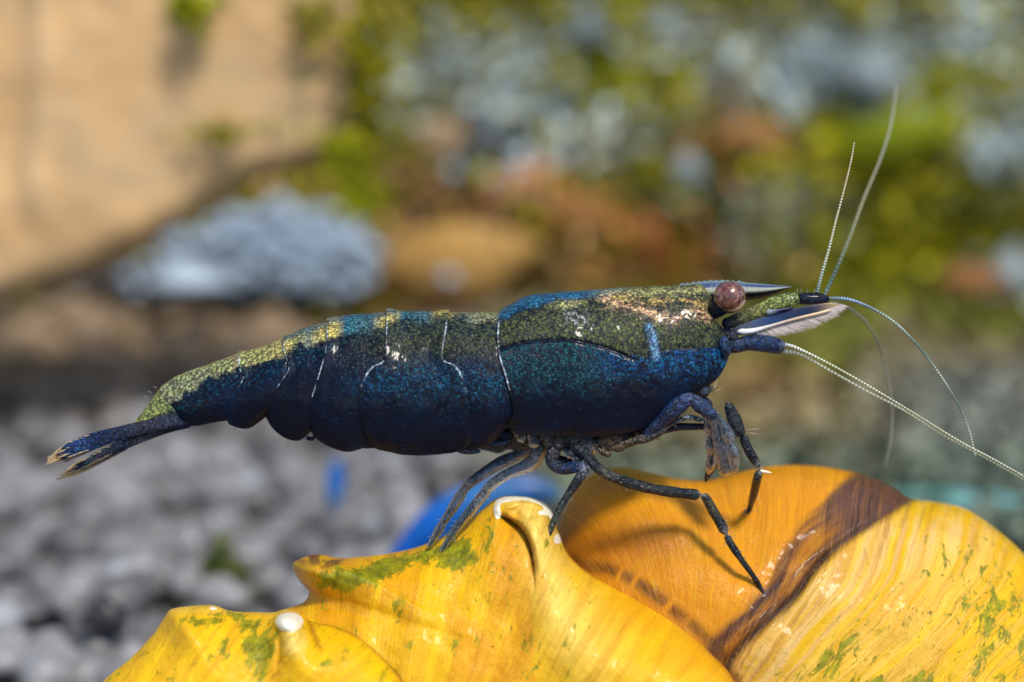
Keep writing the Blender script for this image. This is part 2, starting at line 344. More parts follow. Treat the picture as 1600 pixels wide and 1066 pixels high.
# left whorl --------------------------------------------------------------------
b3 = lobe((400, 1140), [(20,1280),(90,1150),(160,1066),(205,1028),(240,990),(256,966),(268,952),(300,947),(334,946),(362,955),(412,957),(428,957),(446,952),(468,957),(485,970),(525,979),(566,999),(604,1034),(632,1068),(662,1160),(640,1320),(500,1440),(250,1450),(60,1390)],
          lambda x, y: 1.2+0*x, lambda x, y: -.45-.75*ss(x, 420, 620)-.35*ss(y, 950, 1100), 460, 170, .42)
px, py = b3.px, b3.py
d4, f4, s4 = pseg(px, py, [(447,968),(458,1000),(470,1040),(485,1100)])
b3.w -= b3.front*.55*np.exp(-(d4/(27+16*f4))**2)*(1-ss(f4, .15, 1.0))
d5, f5, s5 = pseg(px, py, [(278,960),(300,1000),(310,1060)])
b3.w -= b3.front*.22*np.exp(-(d5/26)**2)*(1-ss(f5, .1, 1.0))
kn = np.hypot((px-452)/24, (py-972)/17)
b3.w -= b3.front*.10*(1-ss(kn, .55, 1.05))
d6, f6, s6 = pseg(px, py, [(432,985),(436,1010),(430,1060)]); b3.w += b3.front*.10*np.exp(-(d6/4)**2)*(1-ss(f6, .3, 1))
d7, f7, s7 = pseg(px, py, [(483,972),(494,1000),(506,1024)]); b3.w += b3.front*.12*np.exp(-(d7/4)**2)*(1-ss(f7, .3, 1))
b3.w -= b3.front*.16*(fbm(px/80, py/80, 9)-.5)+b3.front*.04*(fbm(px/22, py/22, 3)-.5)
c = np.broadcast_to(YEL*np.array([1.04, 1.05, 1]), px.shape+(3,)).copy()
c = mixc(c, [.55, .24, .008], .5*np.exp(-(d6/14)**2)+.35*np.exp(-((px-262)/14)**2)*(py < 1010))
c = mixc(c, [.28, .09, .008], .8*np.exp(-(d7/4)**2)*(1-ss(f7, .6, 1)))
c = mixc(c, PALE, .8*(1-ss(np.hypot((px-460)/28, (py-1003)/34), .3, 1.0)))
ds2, fs2, _ = pseg(px, py, [(485,968),(526,978),(568,999),(606,1034),(634,1068)])
c = mixc(c, [.16, .05, .006], .95*np.exp(-(ds2/4.5)**2)); c = mixc(c, PALE, .3*(1-ss(py, 950, 966)))
b3.col = c; F = np.arctan2(px+100, 1600-py)*13; G = np.hypot(px+100, py-1600)/100; b3.flow = np.stack([F, G+9, 0*F+5], -1)
b3.green = .32+.6*np.exp(-((px-400)/30)**2-((py-1015)/40)**2)+.4*np.exp(-((px-335)/40)**2-((py-970)/12)**2)
b3.white = 1.0*(1-ss(kn, .55, 1.35))+.75*np.exp(-((px-333)/10)**2-((py-951)/6)**2)+.5*np.exp(-((px-458)/12)**2-((py-1006)/10)**2)+.45*np.exp(-((px-300)/16)**2-((py-990)/5)**2)
b3.rug = .12+0*px

# early whorls low on the far side of the shell, so that it closes as one body
def depth_at(x, y):
    best = 99.
    for b in (b1, b2, b3):
        m = b.isf; d = np.hypot(b.px[m]-x, b.py[m]-y); k = np.argmin(d)
        if d[k] < 8: best = min(best, b.w[m][k])
    return best
SB = L(900, 1480, 1.2)
shell = bpy.data.objects.new('snail_shell', None); COL.objects.link(shell)
shell.location = toworld(SB); shell.rotation_euler = (-PITCH, 0, 0)
tag(shell, 'yellow spined snail shell with a brown band and white worn spine tips, under the shrimp', 'snail shell')
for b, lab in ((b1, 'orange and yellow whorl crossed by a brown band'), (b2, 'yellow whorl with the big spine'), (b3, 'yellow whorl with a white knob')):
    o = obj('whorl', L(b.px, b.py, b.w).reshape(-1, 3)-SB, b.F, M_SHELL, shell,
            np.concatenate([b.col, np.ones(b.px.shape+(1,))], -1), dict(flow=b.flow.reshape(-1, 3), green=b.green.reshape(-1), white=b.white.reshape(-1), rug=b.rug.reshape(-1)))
    o['label'] = lab

# ------------------------------------------------------------------ shrimp
HB = L(800, 900, 0.0)
shrimp = bpy.data.objects.new('shrimp', None); COL.objects.link(shrimp)
shrimp.location = toworld(HB); shrimp.rotation_euler = (-PITCH, 0, 0)
tag(shrimp, 'dark blue shrimp with a green gold back and brown eye, standing on the yellow shell', 'shrimp')

NAVY = np.array([.001, .004, .018]); OLV = np.array([.055, .070, .026]); GOLD = np.array([.50, .42, .10]); GRN = np.array([.26, .33, .08])
TEAL = np.array([.006, .075, .10]); BLUE = np.array([.003, .065, .21]); SKY = np.array([.03, .16, .30]); PINK = np.array([.62, .42, .22])
BV, BF, BC = [], [], []; nb = 0
def add_body(V, Fc, C):
    global nb
    BV.append(V.reshape(-1, 3)); BF.append(Fc+nb); BC.append(C.reshape(-1, 4)); nb += V.reshape(-1, 3).shape[0]
def ev(P, t): n = len(P)-1; x = np.clip(t, 0, 1)*n; i = np.minimum(x.astype(int), n-1); f = (x-i)[..., None]; return P[i]*(1-f)+P[i+1]*f
def plate(top, bot, left, right, W, pig, ns=90, nt_=90, under_l=0, under_r=0, lip_l=.05, lip_r=0.0, phm=R(136), groove=None, bul=.05):
    T_, B_, L_, R_ = [crv(p, 120) for p in (top, bot, left, right)]
    s = np.linspace(0, 1, ns); ph = np.linspace(0, phm, nt_); t = (1-np.cos(ph))/(1-math.cos(phm))
    Sg, Tg = np.meshgrid(s, t, indexing='ij'); Phi = np.broadcast_to(ph, Sg.shape)
    l, r, a, b = ev(L_, Tg), ev(R_, Tg), ev(T_, Sg), ev(B_, Sg)
    c00, c10, c01, c11 = T_[0], T_[-1], B_[0], B_[-1]
    s_, t_ = Sg[..., None], Tg[..., None]
    P = (1-s_)*l+s_*r+(1-t_)*a+t_*b-((1-s_)*(1-t_)*c00+s_*(1-t_)*c10+(1-s_)*t_*c01+s_*t_*c11)
    lift = lip_l*(1-ss(Sg, 0, .28))+lip_r*ss(Sg, .72, 1)
    rows = [(P, Phi, Tg, lift, Sg)]
    def extra(col, dx, nn, l0, l1):
        k = np.linspace(0, 1, nn+1)[1:]
        Pe = P[col][None]+np.stack([k*dx, 0*k], -1)[:, None]; return Pe, np.broadcast_to(Phi[col], (nn, nt_)), np.broadcast_to(Tg[col], (nn, nt_)), lift[col][None]*(1-k[:, None])+(l0+(l1-l0)*k[:, None]), np.full((nn, nt_), float(s[col]))
    if under_l: e = extra(0, -under_l, 6, 0, -.07)
    else: e = extra(0, 1.0, 3, -.03, -.14)
    pre = tuple(x[::-1] for x in e)
    e2 = extra(-1, under_r, 6, 0, -.07) if under_r else extra(-1, -1.0, 3, -.03, -.14)
    P = np.concatenate([pre[0], P, e2[0]]); Phi = np.concatenate([pre[1], Phi, e2[1]]); Tg = np.concatenate([pre[2], Tg, e2[2]])
    lift = np.concatenate([pre[3], lift, e2[3]]); Sg = np.concatenate([pre[4], Sg, e2[4]])
    px, py = P[..., 0], P[..., 1]
    Wd = W(px)
    ww = -Wd*np.sin(Phi)**.85
    col = pig(px, py, Tg, Sg)
    bulge = bul*np.sin(math.pi*np.clip(Sg, 0, 1))**.8*ss(Tg, .10, .6)*(1-.55*ss(Tg, .7, 1))
    rel = bulge+.012*(fbm(px/16, py/16, 3)-.5)*2
    if groove is not None: g = groove(px, py); rel = rel-g
    lf = lift+rel
    x = px; vv = 533-py+lf*100*np.cos(Phi); ww = ww-lf*np.sin(Phi)
    near = L(x, 533-vv, ww); far = L(x, 533-vv, -ww)
    mid = L(x[:, -1:], 533-vv[:, -1:]-8, 0*ww[:, -1:]); mid[..., 1] = 0
    ring = np.concatenate([near, mid, far[:, :0:-1]], 1)
    cr = np.concatenate([col, col[:, -1:], col[:, :0:-1]], 1)
    n, m = ring.shape[:2]
    Fc = grid_faces(n, m, wrap_m=True, flip=True)
    add_body(ring, Fc, cr)
def topy(px): return np.interp(px, TOPX, TOPY)
_top = [(195,674),(215,652),(235,628),(245,612),(258,600),(285,584),(330,568),(372,552),(405,543),(442,529),(470,514),(510,503),(530,495),(560,490),(605,487),(650,486),(700,488),(740,488),(782,489),(800,478),(830,463),(870,457),(905,455),(940,451),(1000,448),(1060,446),(1110,441)]
TOPX = [a for a, b in _top]; TOPY = [b for a, b in _top]
def C4(rgb, d): return np.concatenate([rgb, np.broadcast_to(d, rgb.shape[:-1])[..., None]], -1)
def base_pig(px, py, t, s):
    d = py-topy(px); rgb = np.broadcast_to(NAVY, px.shape+(3,)).copy(); den = np.full(px.shape, .30)
    jag = 12*(fbm(px/18, py/18, 1)-.5)*2
    # dull olive flank on the front segments
    ol = ss(px, 490, 620)*(1-ss(d+jag, 48, 104))*.95
    rgb = mixc(rgb, OLV, ol); den = den+.34*ol
    # blue glow low on the flank
    bl = .85*np.exp(-((d-108)/34)**2)*ss(px, 500, 600)
    rgb = mixc(rgb, BLUE*.55+TEAL*.5, bl*(1-ol)); den = den+.26*bl*(1-ol)
    bl = .55*np.exp(-((d-45)/22)**2)*(1-ss(px, 480, 560)); rgb = mixc(rgb, BLUE*.8, bl); den = den+.25*bl
    # gold green band on the back, broad towards the tail
    th = np.interp(px, [195, 260, 330, 440, 520, 600, 640, 700, 790, 900], [60, 42, 26, 27, 33, 22, 14, 13, 10, 16])
    k = 1-ss(d+jag*1.0, th-8, th+8)
    al = np.interp(px, [200, 280, 430, 455, 480, 500, 525, 540, 580, 595, 615, 630, 670, 685, 705, 720, 770, 785], [.6, .45, .8, .9, .3, .9, 1, 0, .1, .8, .9, 0, .1, 1., .7, .3, .6, .0])
    bc = mixc(np.broadcast_to(np.array([.03, .13, .19]), px.shape+(3,)), np.array([.50, .43, .11]), al)
    bc = mixc(bc, GRN, .45*(px < 480)*ss(vn(px/9, py/9, 5), .3, .7))
    rgb = mixc(rgb, bc, k); den = np.maximum(den, k*.88)
    tw = .75*np.exp(-(np.clip(d-th, 0, 999)/26)**2)*(1-k)*(1-.75*ol); rgb = mixc(rgb, [.007, .050, .060], tw); den = np.maximum(den, .30+.26*tw)
    bt = (1-ss(d, 4, 12))*(px > 440)*(px < 620)*.7; rgb = mixc(rgb, SKY*.6, bt)
    return rgb, den
def seg_pig(edges=(1, 0), e0=.10, e1=.62):
    def f(px, py, t, s):
        rgb, den = base_pig(px, py, t, s)
        pl = 0*s
        if edges[0]: pl = pl+(1-ss(s, .013, .030))
        if edges[1]: pl = pl+ss(s, .970, .987)
        pl = pl*ss(t, e0-.02, e0+.02)*(1-ss(t, e1-.1, e1+.1))*(.30+.70*ss(vn(t*23, px*0+2.2), .2, .7))
        rgb = mixc(rgb, [.42, .50, .60], pl); den = np.maximum(den, pl*1.2)
        return C4(rgb, den)
    return f
Wb = lambda px: np.interp(px, [195, 250, 300, 370, 440, 520, 620, 740, 800, 900, 1020, 1090, 1142], [.05, .20, .34, .50, .66, .84, .95, .95, .93, .98, .92, .74, .40])
tp = lambda a, b: [(a, float(topy(a)))]+[(x, y) for x, y in _top if a+6 < x < b-6]+[(b, float(topy(b)))]
# telson and sixth segment
plate(tp(196, 262), [(199,677),(225,668),(250,657),(285,652)], [(196,674),(199,677)], [(262,598),(275,620),(285,652)], Wb, lambda px, py, t, s: C4(mixc(base_pig(px, py, t, s)[0], GRN*1.0, .75*(1-ss(t, .6, .95))), .85-.55*ss(t, .55, .95)), 50, 40, under_r=10, lip_l=0)
plate(tp(250, 372), [(258,640),(285,655),(300,664),(330,660),(362,655)], [(250,607),(249,620),(252,632),(258,640)], [(372,552),(378,578),(372,610),(362,655)], Wb, seg_pig((0, 0)), 90, 60, under_r=14, lip_l=.005)
# fifth .. first
plate(tp(372, 442), [(354,652),(362,662),(388,667),(415,652)], [(372,552),(373,575),(379,592),(366,615),(355,640),(354,654)], [(442,529),(446,560),(440,600),(425,635),(415,652)], Wb, seg_pig((1, 0), .05, .5), 80, 80, under_r=14, lip_l=.025)
plate(tp(442, 510), [(413,644),(426,668),(448,684),(470,686),(488,672)], [(442,529),(443,550),(451,576),(436,600),(418,625),(413,644)], [(510,503),(509,550),(498,600),(488,672)], Wb, seg_pig((1, 0), .05, .66), 80, 90, under_r=16, lip_l=.035)
plate(tp(510, 603), [(484,668),(498,687),(520,699),(548,704),(590,692)], [(510,503),(509,545),(498,585),(485,625),(482,650),(484,668)], [(603,488),(600,560),(590,640),(590,692)], Wb, seg_pig((1, 0), .05, .72), 110, 90, under_r=18)
plate(tp(688, 782), [(720,702),(745,700),(772,688),(792,668)], [(688,488),(700,560),(715,640),(720,702)], [(782,489),(780,540),(788,580),(798,620),(800,645),(792,668)], Wb, seg_pig((0, 0)), 110, 90, under_l=20, under_r=20, lip_l=0)
def pig2(px, py, t, s):
    c = seg_pig((1, 1), .08, .62)(px, py, t, s); return c
plate(tp(604, 702), [(573,684),(590,699),(630,709),(680,709),(715,703),(737,686)], [(604,487),(603,520),(600,563),(580,575),(565,598),(560,625),(563,660),(573,684)], [(702,488),(697,520),(692,562),(712,572),(724,592),(733,625),(738,655),(737,686)], lambda px: Wb(px)+.05, pig2, 130, 110, lip_l=.05, lip_r=.05)
# carapace
GL = [(778,549),(800,541),(830,534),(870,531),(900,532),(940,541),(975,555),(1010,572)]
def groove(px, py):
    d, f, s_ = pseg(px, py, GL); g = .035*np.exp(-(d/3.0)**2)*(1-ss(f, .8, 1))
    d2, f2, _ = pseg(px, py, [(1030,548),(1060,543),(1110,546),(1135,540)]); g = g+.02*np.exp(-(d2/3.0)**2)
    d3, f3, _ = pseg(px, py, [(1016,512),(1020,530),(1024,556)]); return g-.03*np.exp(-(d3/8)**2)
def car_pig(px, py, t, s):
    rgb, den = base_pig(px, py, t, s); d = py-topy(px)
    rgb = np.broadcast_to(NAVY, px.shape+(3,)).copy(); den = np.full(px.shape, .28)
    jag = 9*(fbm(px/15, py/15, 4)-.5)*2
    line = np.interp(px, [778, 800, 830, 870, 900, 940, 975, 1010, 1040, 1110, 1140], [549, 541, 534, 531, 532, 541, 555, 560, 548, 544, 540])
    up = 1-ss(py+jag*.3, line-3, line+3)
    rgb = mixc(rgb, OLV*1.05, up); den = den+.36*up
    rgb = mixc(rgb, GRN*.45, up*.6*np.exp(-((px-960)/130)**2-((py-515)/26)**2))
    lo = (1-up)*(1-ss(py+jag, 575, 650)); lo2 = (1-up)*(1-ss(py+jag, 560, 620))
    rgb = mixc(rgb, TEAL*.75, lo*(1-ss(px, 900, 1000))); den = den+.30*lo*(1-ss(px, 930, 1010))
    rgb = mixc(rgb, BLUE, lo2*ss(px, 900, 1000)); den = den+.40*lo2*ss(px, 900, 990)*(.5+.5*ss(fbm(px/14, py/14, 8), .35, .6))
    # blue crest behind, gold and pink streaks in front
    k = (1-ss(d+jag*.6, 7+9*np.exp(-((px-820)/40)**2), 15+9*np.exp(-((px-820)/40)**2)))*(1-ss(px, 960, 1010))
    rgb = mixc(rgb, [.02, .11, .24], k); den = np.maximum(den, .85*k)
    k = np.exp(-((d-20)/6)**2)*ss(px, 845, 880)*(1-ss(px, 900, 925))+np.exp(-((d-8-.02*(px-960))/9)**2)*ss(px, 900, 990)
    rgb = mixc(rgb, [.45, .46, .16], np.clip(k, 0, 1)*.85); den = np.maximum(den, .80*np.clip(k, 0, 1))
    dd, ff, _ = pseg(px, py, [(945,470),(985,478),(1020,492),(1050,499),(1085,488),(1112,496)])
    k = np.exp(-(dd/(7+5*vn(px/11, py*0))) ** 2)*ss(fbm(px/10, py/5, 6), .25, .5)
    rgb = mixc(rgb, PINK, k); den = np.maximum(den, .92*k)
    dd, ff, _ = pseg(px, py, [(960,462),(1010,472),(1070,470),(1108,478)]); k = .8*np.exp(-(dd/6)**2)*ss(fbm(px/12, py/5, 2), .3, .55)
    rgb = mixc(rgb, [.60, .44, .12], k); den = np.maximum(den, .85*k)
    k = np.exp(-((px-900)/18)**2-((py-497)/14)**2)*ss(fbm(px/5, py/5, 2), .42, .6); rgb = mixc(rgb, [.42, .45, .45], k); den = np.maximum(den, k)  # pale sun glint painted into the carapace colour
    d3, f3, _ = pseg(px, py, [(1014,513),(1020,530),(1025,556)]); k = np.exp(-(d3/8)**4); rgb = mixc(rgb, [.13, .24, .42], k); den = np.maximum(den, k*1.1)
    dl, fl_, _ = pseg(px, py, GL); k = np.exp(-(dl/2.6)**2)*(1-ss(fl_, .85, 1)); rgb = mixc(rgb, NAVY*.5, k); den = den*(1-.8*k)
    k = (1-ss(s, .004, .011))*ss(t, .08, .12)*(1-ss(t, .62, .75))*(.4+.6*ss(vn(t*17, px*0+5.1), .2, .6)); rgb = mixc(rgb, [.50, .56, .66], k); den = np.maximum(den, 1.2*k)
    return C4(rgb, den)
plate([(782,489),(800,478),(830,463),(870,457),(905,455),(940,451),(1000,448),(1060,446),(1095,445),(1112,462)],
      [(792,662),(806,671),(830,677),(880,683),(930,683),(980,677),(1018,664),(1055,644),(1085,622),(1108,603)],
      [(782,489),(777,520),(779,555),(790,590),(798,620),(801,642),(792,662)],
      [(1112,462),(1106,480),(1116,500),(1134,518),(1141,540),(1136,565),(1124,588),(1108,603)], Wb, car_pig, 300, 170, lip_l=.05, groove=groove, phm=R(138), bul=.0)
body = obj('body', np.concatenate(BV)-HB, np.concatenate(BF), M_CUT, shrimp, np.concatenate(BC))

def tube(name, pts, mat, parent, cols=None, seg=12, n=None, flat=1.0, beads=0, smooth=True, taper_end=True, wob=0.0, org=None, collect=None):
    """pts: (px, py, w, radius px); cols: colour per point or one colour; flat: depth radius / picture radius."""
    P = np.array([p[:4] for p in pts], float); n = n or max(8, int(np.linalg.norm(np.diff(P[:, :2], axis=0), axis=1).sum()/3.0))
    cc = np.array(cols if cols is not None else [.05, .1, .2], float)
    if cc.ndim == 1: cc = np.tile(cc, (len(P), 1))
    Q = np.concatenate([P, cc], 1)
    C = crv(Q, n) if smooth else np.stack([np.interp(np.linspace(0, len(Q)-1, n), range(len(Q)), Q[:, k]) for k in range(Q.shape[1])], -1)
    X = L(C[:, 0], C[:, 1], C[:, 2]); r = np.clip(C[:, 3], .25, None)/100
    s = np.linspace(0, 1, n)
    if beads: q_ = np.sin(s*beads*1.7*2*math.pi+3*vn(s*9, 0*s, 3.1))*(.4+1.2*vn(s*beads*.7, 0*s, P[0, 1])); r = r*.72*(1+.16*q_); C[:, 4:] = C[:, 4:]*np.clip(.95+.75*q_, .08, 2)[:, None]
    if wob: r = r*(1+wob*(vn(s*n/5, 0*s, P[0, 0])-.5)*2)
    if taper_end:
        e = np.minimum(s, 1-s)*n; r = r*np.sqrt(np.clip(e/2.2, .02, 1))
    t = np.gradient(X, axis=0); t /= np.linalg.norm(t, axis=1)[:, None]+1e-9
    y = np.array([0, 1., 0]); u = np.cross(t, y); u /= np.linalg.norm(u, axis=1)[:, None]+1e-9; v = np.cross(u, t)
    a = np.linspace(0, 2*math.pi, seg, endpoint=False)
    V = X[:, None]+r[:, None, None]*(np.cos(a)[None, :, None]*u[:, None]+flat*np.sin(a)[None, :, None]*v[:, None])
    Fc = grid_faces(n, seg, wrap_m=True)
    col = np.repeat(np.clip(np.concatenate([C[:, 4:], np.ones((n, 1))], 1), 0, 1)[:, None], seg, 1)
    if collect is not None:
        k = sum(len(x[0]) for x in collect); collect.append((V.reshape(-1, 3), Fc+k, col.reshape(-1, 4))); return
    return obj(name, V.reshape(-1, 3)-(HB if org is None else org), Fc, mat, parent, col)
def join(name, coll, mat, parent, org=None):
    return obj(name, np.concatenate([c[0] for c in coll])-(HB if org is None else org), np.concatenate([c[1] for c in coll]), mat, parent, np.concatenate([c[2] for c in coll]))

# tail fan --------------------------------------------------------------------
nv = [.006, .018, .085]; tn = [.50, .34, .16]; dk = [.008, .012, .04]
u1 = tube('tail_fin', [(305,652,-.15,8),(275,655,-.22,11),(235,665,-.28,10),(190,676,-.32,10.5),(150,688,-.34,12.5),(118,700,-.35,12.5),(97,711,-.35,8.5),(87,717,-.35,2.5)], M_CUT, shrimp, [[.012,.02,.05],[.02,.03,.06],[.03,.03,.05],[.012,.02,.05],nv,[.02,.04,.16],dk,[.3,.08,.03]], 24, 90, flat=.22)
u2 = tube('tail_fin', [(300,660,.02,8),(262,668,.05,9),(225,682,.08,8),(190,696,.1,8.5),(150,716,.12,8),(122,731,.12,6.5),(103,741,.12,2)], M_CUT, shrimp, [nv, dk, [.05,.05,.07], dk, [.04,.045,.07], dk, [.3,.08,.03]], 24, 90, flat=.22)
tube('tail_fin', [(285,650,.3,8),(230,666,.36,9),(170,684,.4,10),(130,702,.42,8),(100,722,.42,2)], M_CUT, shrimp, nv, 16, 60, flat=.2)
for uu_, pts_ in ((u1, [(160,686,-.30,8),(125,699,-.31,13),(98,710,-.31,11),(80,719,-.31,5),(73,722,-.31,1)]), (u2, [(200,694,.15,7),(150,718,.17,9.5),(118,734,.17,9),(100,743,.17,4),(94,746,.17,1)])):
    tube('fin_margin', pts_, M_FIN, uu_, [[.10,.09,.12],[.30,.22,.15],[.58,.40,.2],[.7,.5,.26],[.7,.5,.28]], 20, 50, flat=.08)
for uu, (cx, a0) in ((u1, ([(150,688),(118,700),(97,711),(84,718)], 0)), (u2, ([(190,696),(150,716),(122,731),(101,743)], 0))):
    hs = []; C = crv(cx, 60)
    for k in range(170):
        q = C[random.randrange(8, 60)]; tip = q[0] < (112 if uu is u1 else 122); side = random.choice((-1, 1, 1))
        w_ = (12 if uu is u1 else 7)*(.9 if not tip else .35)
        ang = R(157 if uu is u1 else 152)+side*R(random.uniform(0, 22))*(1 if not tip else .8)
        x0, y0 = q[0], q[1]+side*w_*1.05; ln = random.uniform(10, 20) if tip else random.uniform(6, 15)
        w0_ = (-.35 if uu is u1 else .12)+random.uniform(-.03, .03)
        x1, y1 = x0+ln*math.cos(ang), y0-ln*-1*math.sin(ang)*(.5)+side*ln*.12
        tube('', [(x0, y0, w0_, 1.1), (x1, y1, w0_, .35)], None, None, [.62, .47, .26], 4, 3, collect=hs)
    h = tag(join('fringe', hs, M_HAIR, uu), kind='stuff')
# little bristles at the tail base
hs = []
for x, y, a, l_ in ((238,614,160,9),(232,622,150,8),(226,634,165,7),(246,607,150,8),(430,684,265,9),(449,687,272,12),(452,686,268,13),(462,687,275,9),(368,664,262,10)):
    tube('', [(x, y, -.25 if y > 650 else 0, .7), (x+l_*math.cos(R(a)), y-l_*math.sin(R(a)), -.25 if y > 650 else 0, .3)], None, None, [.45,.42,.30], 4, 3, collect=hs)
tag(join('bristles', hs, M_HAIR, shrimp), kind='stuff')

# rostrum ---------------------------------------------------------------------
up = crv([(1040,447),(1070,445),(1100,441),(1125,440),(1150,441),(1180,443),(1205,445),(1238,448)], 120)
lw = crv([(1040,470),(1080,476),(1120,474),(1150,471),(1180,468),(1205,462),(1222,455),(1238,448.6)], 120)
teeth = np.where(up[:, 0] < 1162, 3.2*((((up[:, 0]-1040)/9.0) % 1))*(up[:, 0] > 1062), 0)
prof = np.array([0, .10, .25, .42, .60, .80, 1.0]); wid = np.array([.004, .035, .055, .085, .05, .03, .004])
sc = np.interp(up[:, 0], [1040, 1110, 1200, 1238], [2.4, 1.3, .8, .15])
V = []; Cc = []
pcol = {0: [.22,.30,.30], 1: [.02,.06,.16], 2: [.01,.03,.12], 3: [.48,.52,.40], 4: [.006,.008,.012], 5: [.004,.004,.006], 6: [.12,.10,.07]}
for sgn, idx in ((-1, range(7)), (1, range(6, -1, -1))):
    for k in idx:
        p = up*(1-prof[k])+lw*prof[k]; yy = p[:, 1]-(teeth if k == 0 else 0)
        V.append(L(p[:, 0], yy, sgn*wid[k]*sc)); Cc.append(np.tile(np.array(pcol[k]+[1.0]), (120, 1)))
V = np.stack(V, 1); Cc = np.stack(Cc, 1)
obj('rostrum', V.reshape(-1, 3)-HB, grid_faces(120, 14, wrap_m=True), M_COL, shrimp, Cc)

# eyes --------------------------------------------------------------------------
def ball(name, px_, py_, w_, r, mat, parent, sq=(1, 1, 1), col=None):
    a = np.linspace(0, math.pi, 36); b = np.linspace(0, 2*math.pi, 56, endpoint=False); A, B = np.meshgrid(a, b, indexing='ij')
    V = np.stack([np.sin(A)*np.cos(B)*sq[0], np.sin(A)*np.sin(B)*sq[1], np.cos(A)*sq[2]], -1)*r/100+L(px_, py_, w_)
    return obj(name, V.reshape(-1, 3)-HB, grid_faces(36, 56, wrap_m=True, flip=True), mat, parent, None if col is None else np.tile(np.array(list(col)+[1.0]), (V.size//3, 1)))
for sg in (-1, 1):
    e = ball('eye', 1140, 463, sg*.62, 24.5, M_EYE, shrimp, (1.0, 1, .94))
    tube('eyestalk', [(1112,492,sg*.30,9),(1120,484,sg*.42,13),(1130,474,sg*.52,17)], M_CUT, e, [.008,.014,.03], 20, 20)
    tube('cornea_rim', [(1126,481,sg*.66,3),(1142,486,sg*.68,4),(1156,479,sg*.67,4),(1163,466,sg*.66,3)], M_COL, e, [[.03,.015,.01],[.10,.05,.03],[.30,.20,.13],[.35,.25,.18]], 10, 24, flat=2.2)

# head appendages -----------------------------------------------------------------
for sg in (-1, 1):
    w0 = sg*.34
    pk = tube('antennule_stalk', [(1128,508,w0,8),(1150,501,w0,10),(1175,491,w0,12),(1200,481,w0,13),(1225,472,w0,12),(1250,465,w0,9)], M_CUT, shrimp,
              [dk, [.05,.06,.03], [.16,.17,.05], [.24,.28,.07], [.22,.30,.08], [.15,.2,.06]], 20, 60, wob=.08)
    tube('stalk_tip', [(1246,467,w0,9),(1262,467,w0,9.5),(1280,467,w0,8.5),(1296,468,w0,5)], M_CUT, pk, [.010,.013,.03], 18, 26)
    tube('stalk_spine', [(1196,488,w0-.1,5),(1215,486,w0-.1,4),(1240,481,w0-.1,2)], M_COL, pk, [[.35,.4,.45],[.02,.03,.08],[.01,.015,.03]], 10, 20)
hs = []
for k in range(11):                                              # short hairs on the stalk
    x = 1200+k*9+random.uniform(-3, 3); y = np.interp(x, [1200, 1250, 1300], [469, 456, 460])
    tube('', [(x, y+2, -.34, .9), (x+random.uniform(-2, 2), y-random.uniform(3, 8), -.34, .3)], None, None, [.4,.5,.4], 4, 3, collect=hs)
tag(join('bristles', hs, M_HAIR, shrimp), kind='stuff')
an = [.34, .40, .33]; an2 = [.12, .16, .14]
tube('antennule', [(1276,460,-.34,4.2),(1284,428,-.36,3.4),(1295,390,-.36,2.8),(1306,345,-.38,2.2),(1318,300,-.38,1.8),(1329,255,-.38,1.7),(1335,222,-.38,1.4)], M_COL, shrimp, [an2, an, [.5,.5,.38], [.6,.55,.38], [.6,.5,.33], [.6,.48,.3], [.5,.42,.3]], 8, 160, beads=32)
tube('antennule', [(1288,462,.34,4.5),(1305,425,.75,4.0),(1328,370,1.2,3.2),(1350,310,1.6,2.8),(1375,250,2.0,2.5),(1392,195,2.3,2.2),(1401,130,2.6,1.8)], M_COL, shrimp, [an2, [.08,.12,.10], [.22,.24,.15], [.3,.3,.18], [.32,.31,.22], [.35,.35,.28], [.3,.3,.25]], 8, 160, beads=30)
tube('antennule', [(1292,466,-.34,3.6),(1325,468,-.40,3.6),(1360,481,-.45,3.2),(1400,506,-.5,2.9),(1438,545,-.5,2.6),(1470,588,-.5,2.4),(1497,632,-.5,2.2),(1514,672,-.5,2.0),(1524,714,-.5,2.2)], M_COL, shrimp, [an2,[.22,.32,.45],[.14,.20,.26],an,[.10,.16,.13],an,[.10,.16,.13],an,an], 8, 220, beads=46)
tube('antennule', [(1300,472,.34,3.0),(1330,484,.8,2.8),(1358,510,1.1,2.5),(1376,548,1.4,2.3),(1388,595,1.7,2.0),(1394,645,1.9,1.8),(1391,690,2.0,1.5),(1383,730,2.1,1.2)], M_COL, shrimp, [an2, [.15,.18,.15], [.2,.22,.18], [.18,.2,.16], [.3,.3,.25], [.3,.3,.25], [.4,.4,.36], [.4,.4,.36]], 8, 150, beads=30)
tube('antenna', [(1222,538,-.42,5),(1245,544,-.45,3.4),(1300,571,-.5,2.5),(1360,605,-.55,2.2),(1430,647,-.6,2.1),(1500,690,-.65,2.0),(1560,722,-.7,1.9),(1680,790,-.8,1.5)], M_COL, shrimp, [[.2,.25,.3],[.55,.58,.48],[.42,.46,.30],[.5,.52,.36],[.38,.42,.26],[.5,.5,.36],[.45,.48,.36],[.4,.4,.3]], 8, 260, beads=60)
tube('antenna', [(1222,549,.30,5),(1250,554,.35,3.0),(1300,581,.40,2.1),(1352,610,.42,1.8),(1410,640,.42,1.6),(1480,684,.4,1.4),(1560,727,.4,1.2),(1680,797,.4,1.0)], M_COL, shrimp, [[.5,.55,.5],[.5,.53,.42],[.5,.55,.4],[.6,.62,.5],[.5,.52,.36],[.3,.32,.2],[.3,.32,.2],[.3,.3,.2]], 8, 260, beads=50)
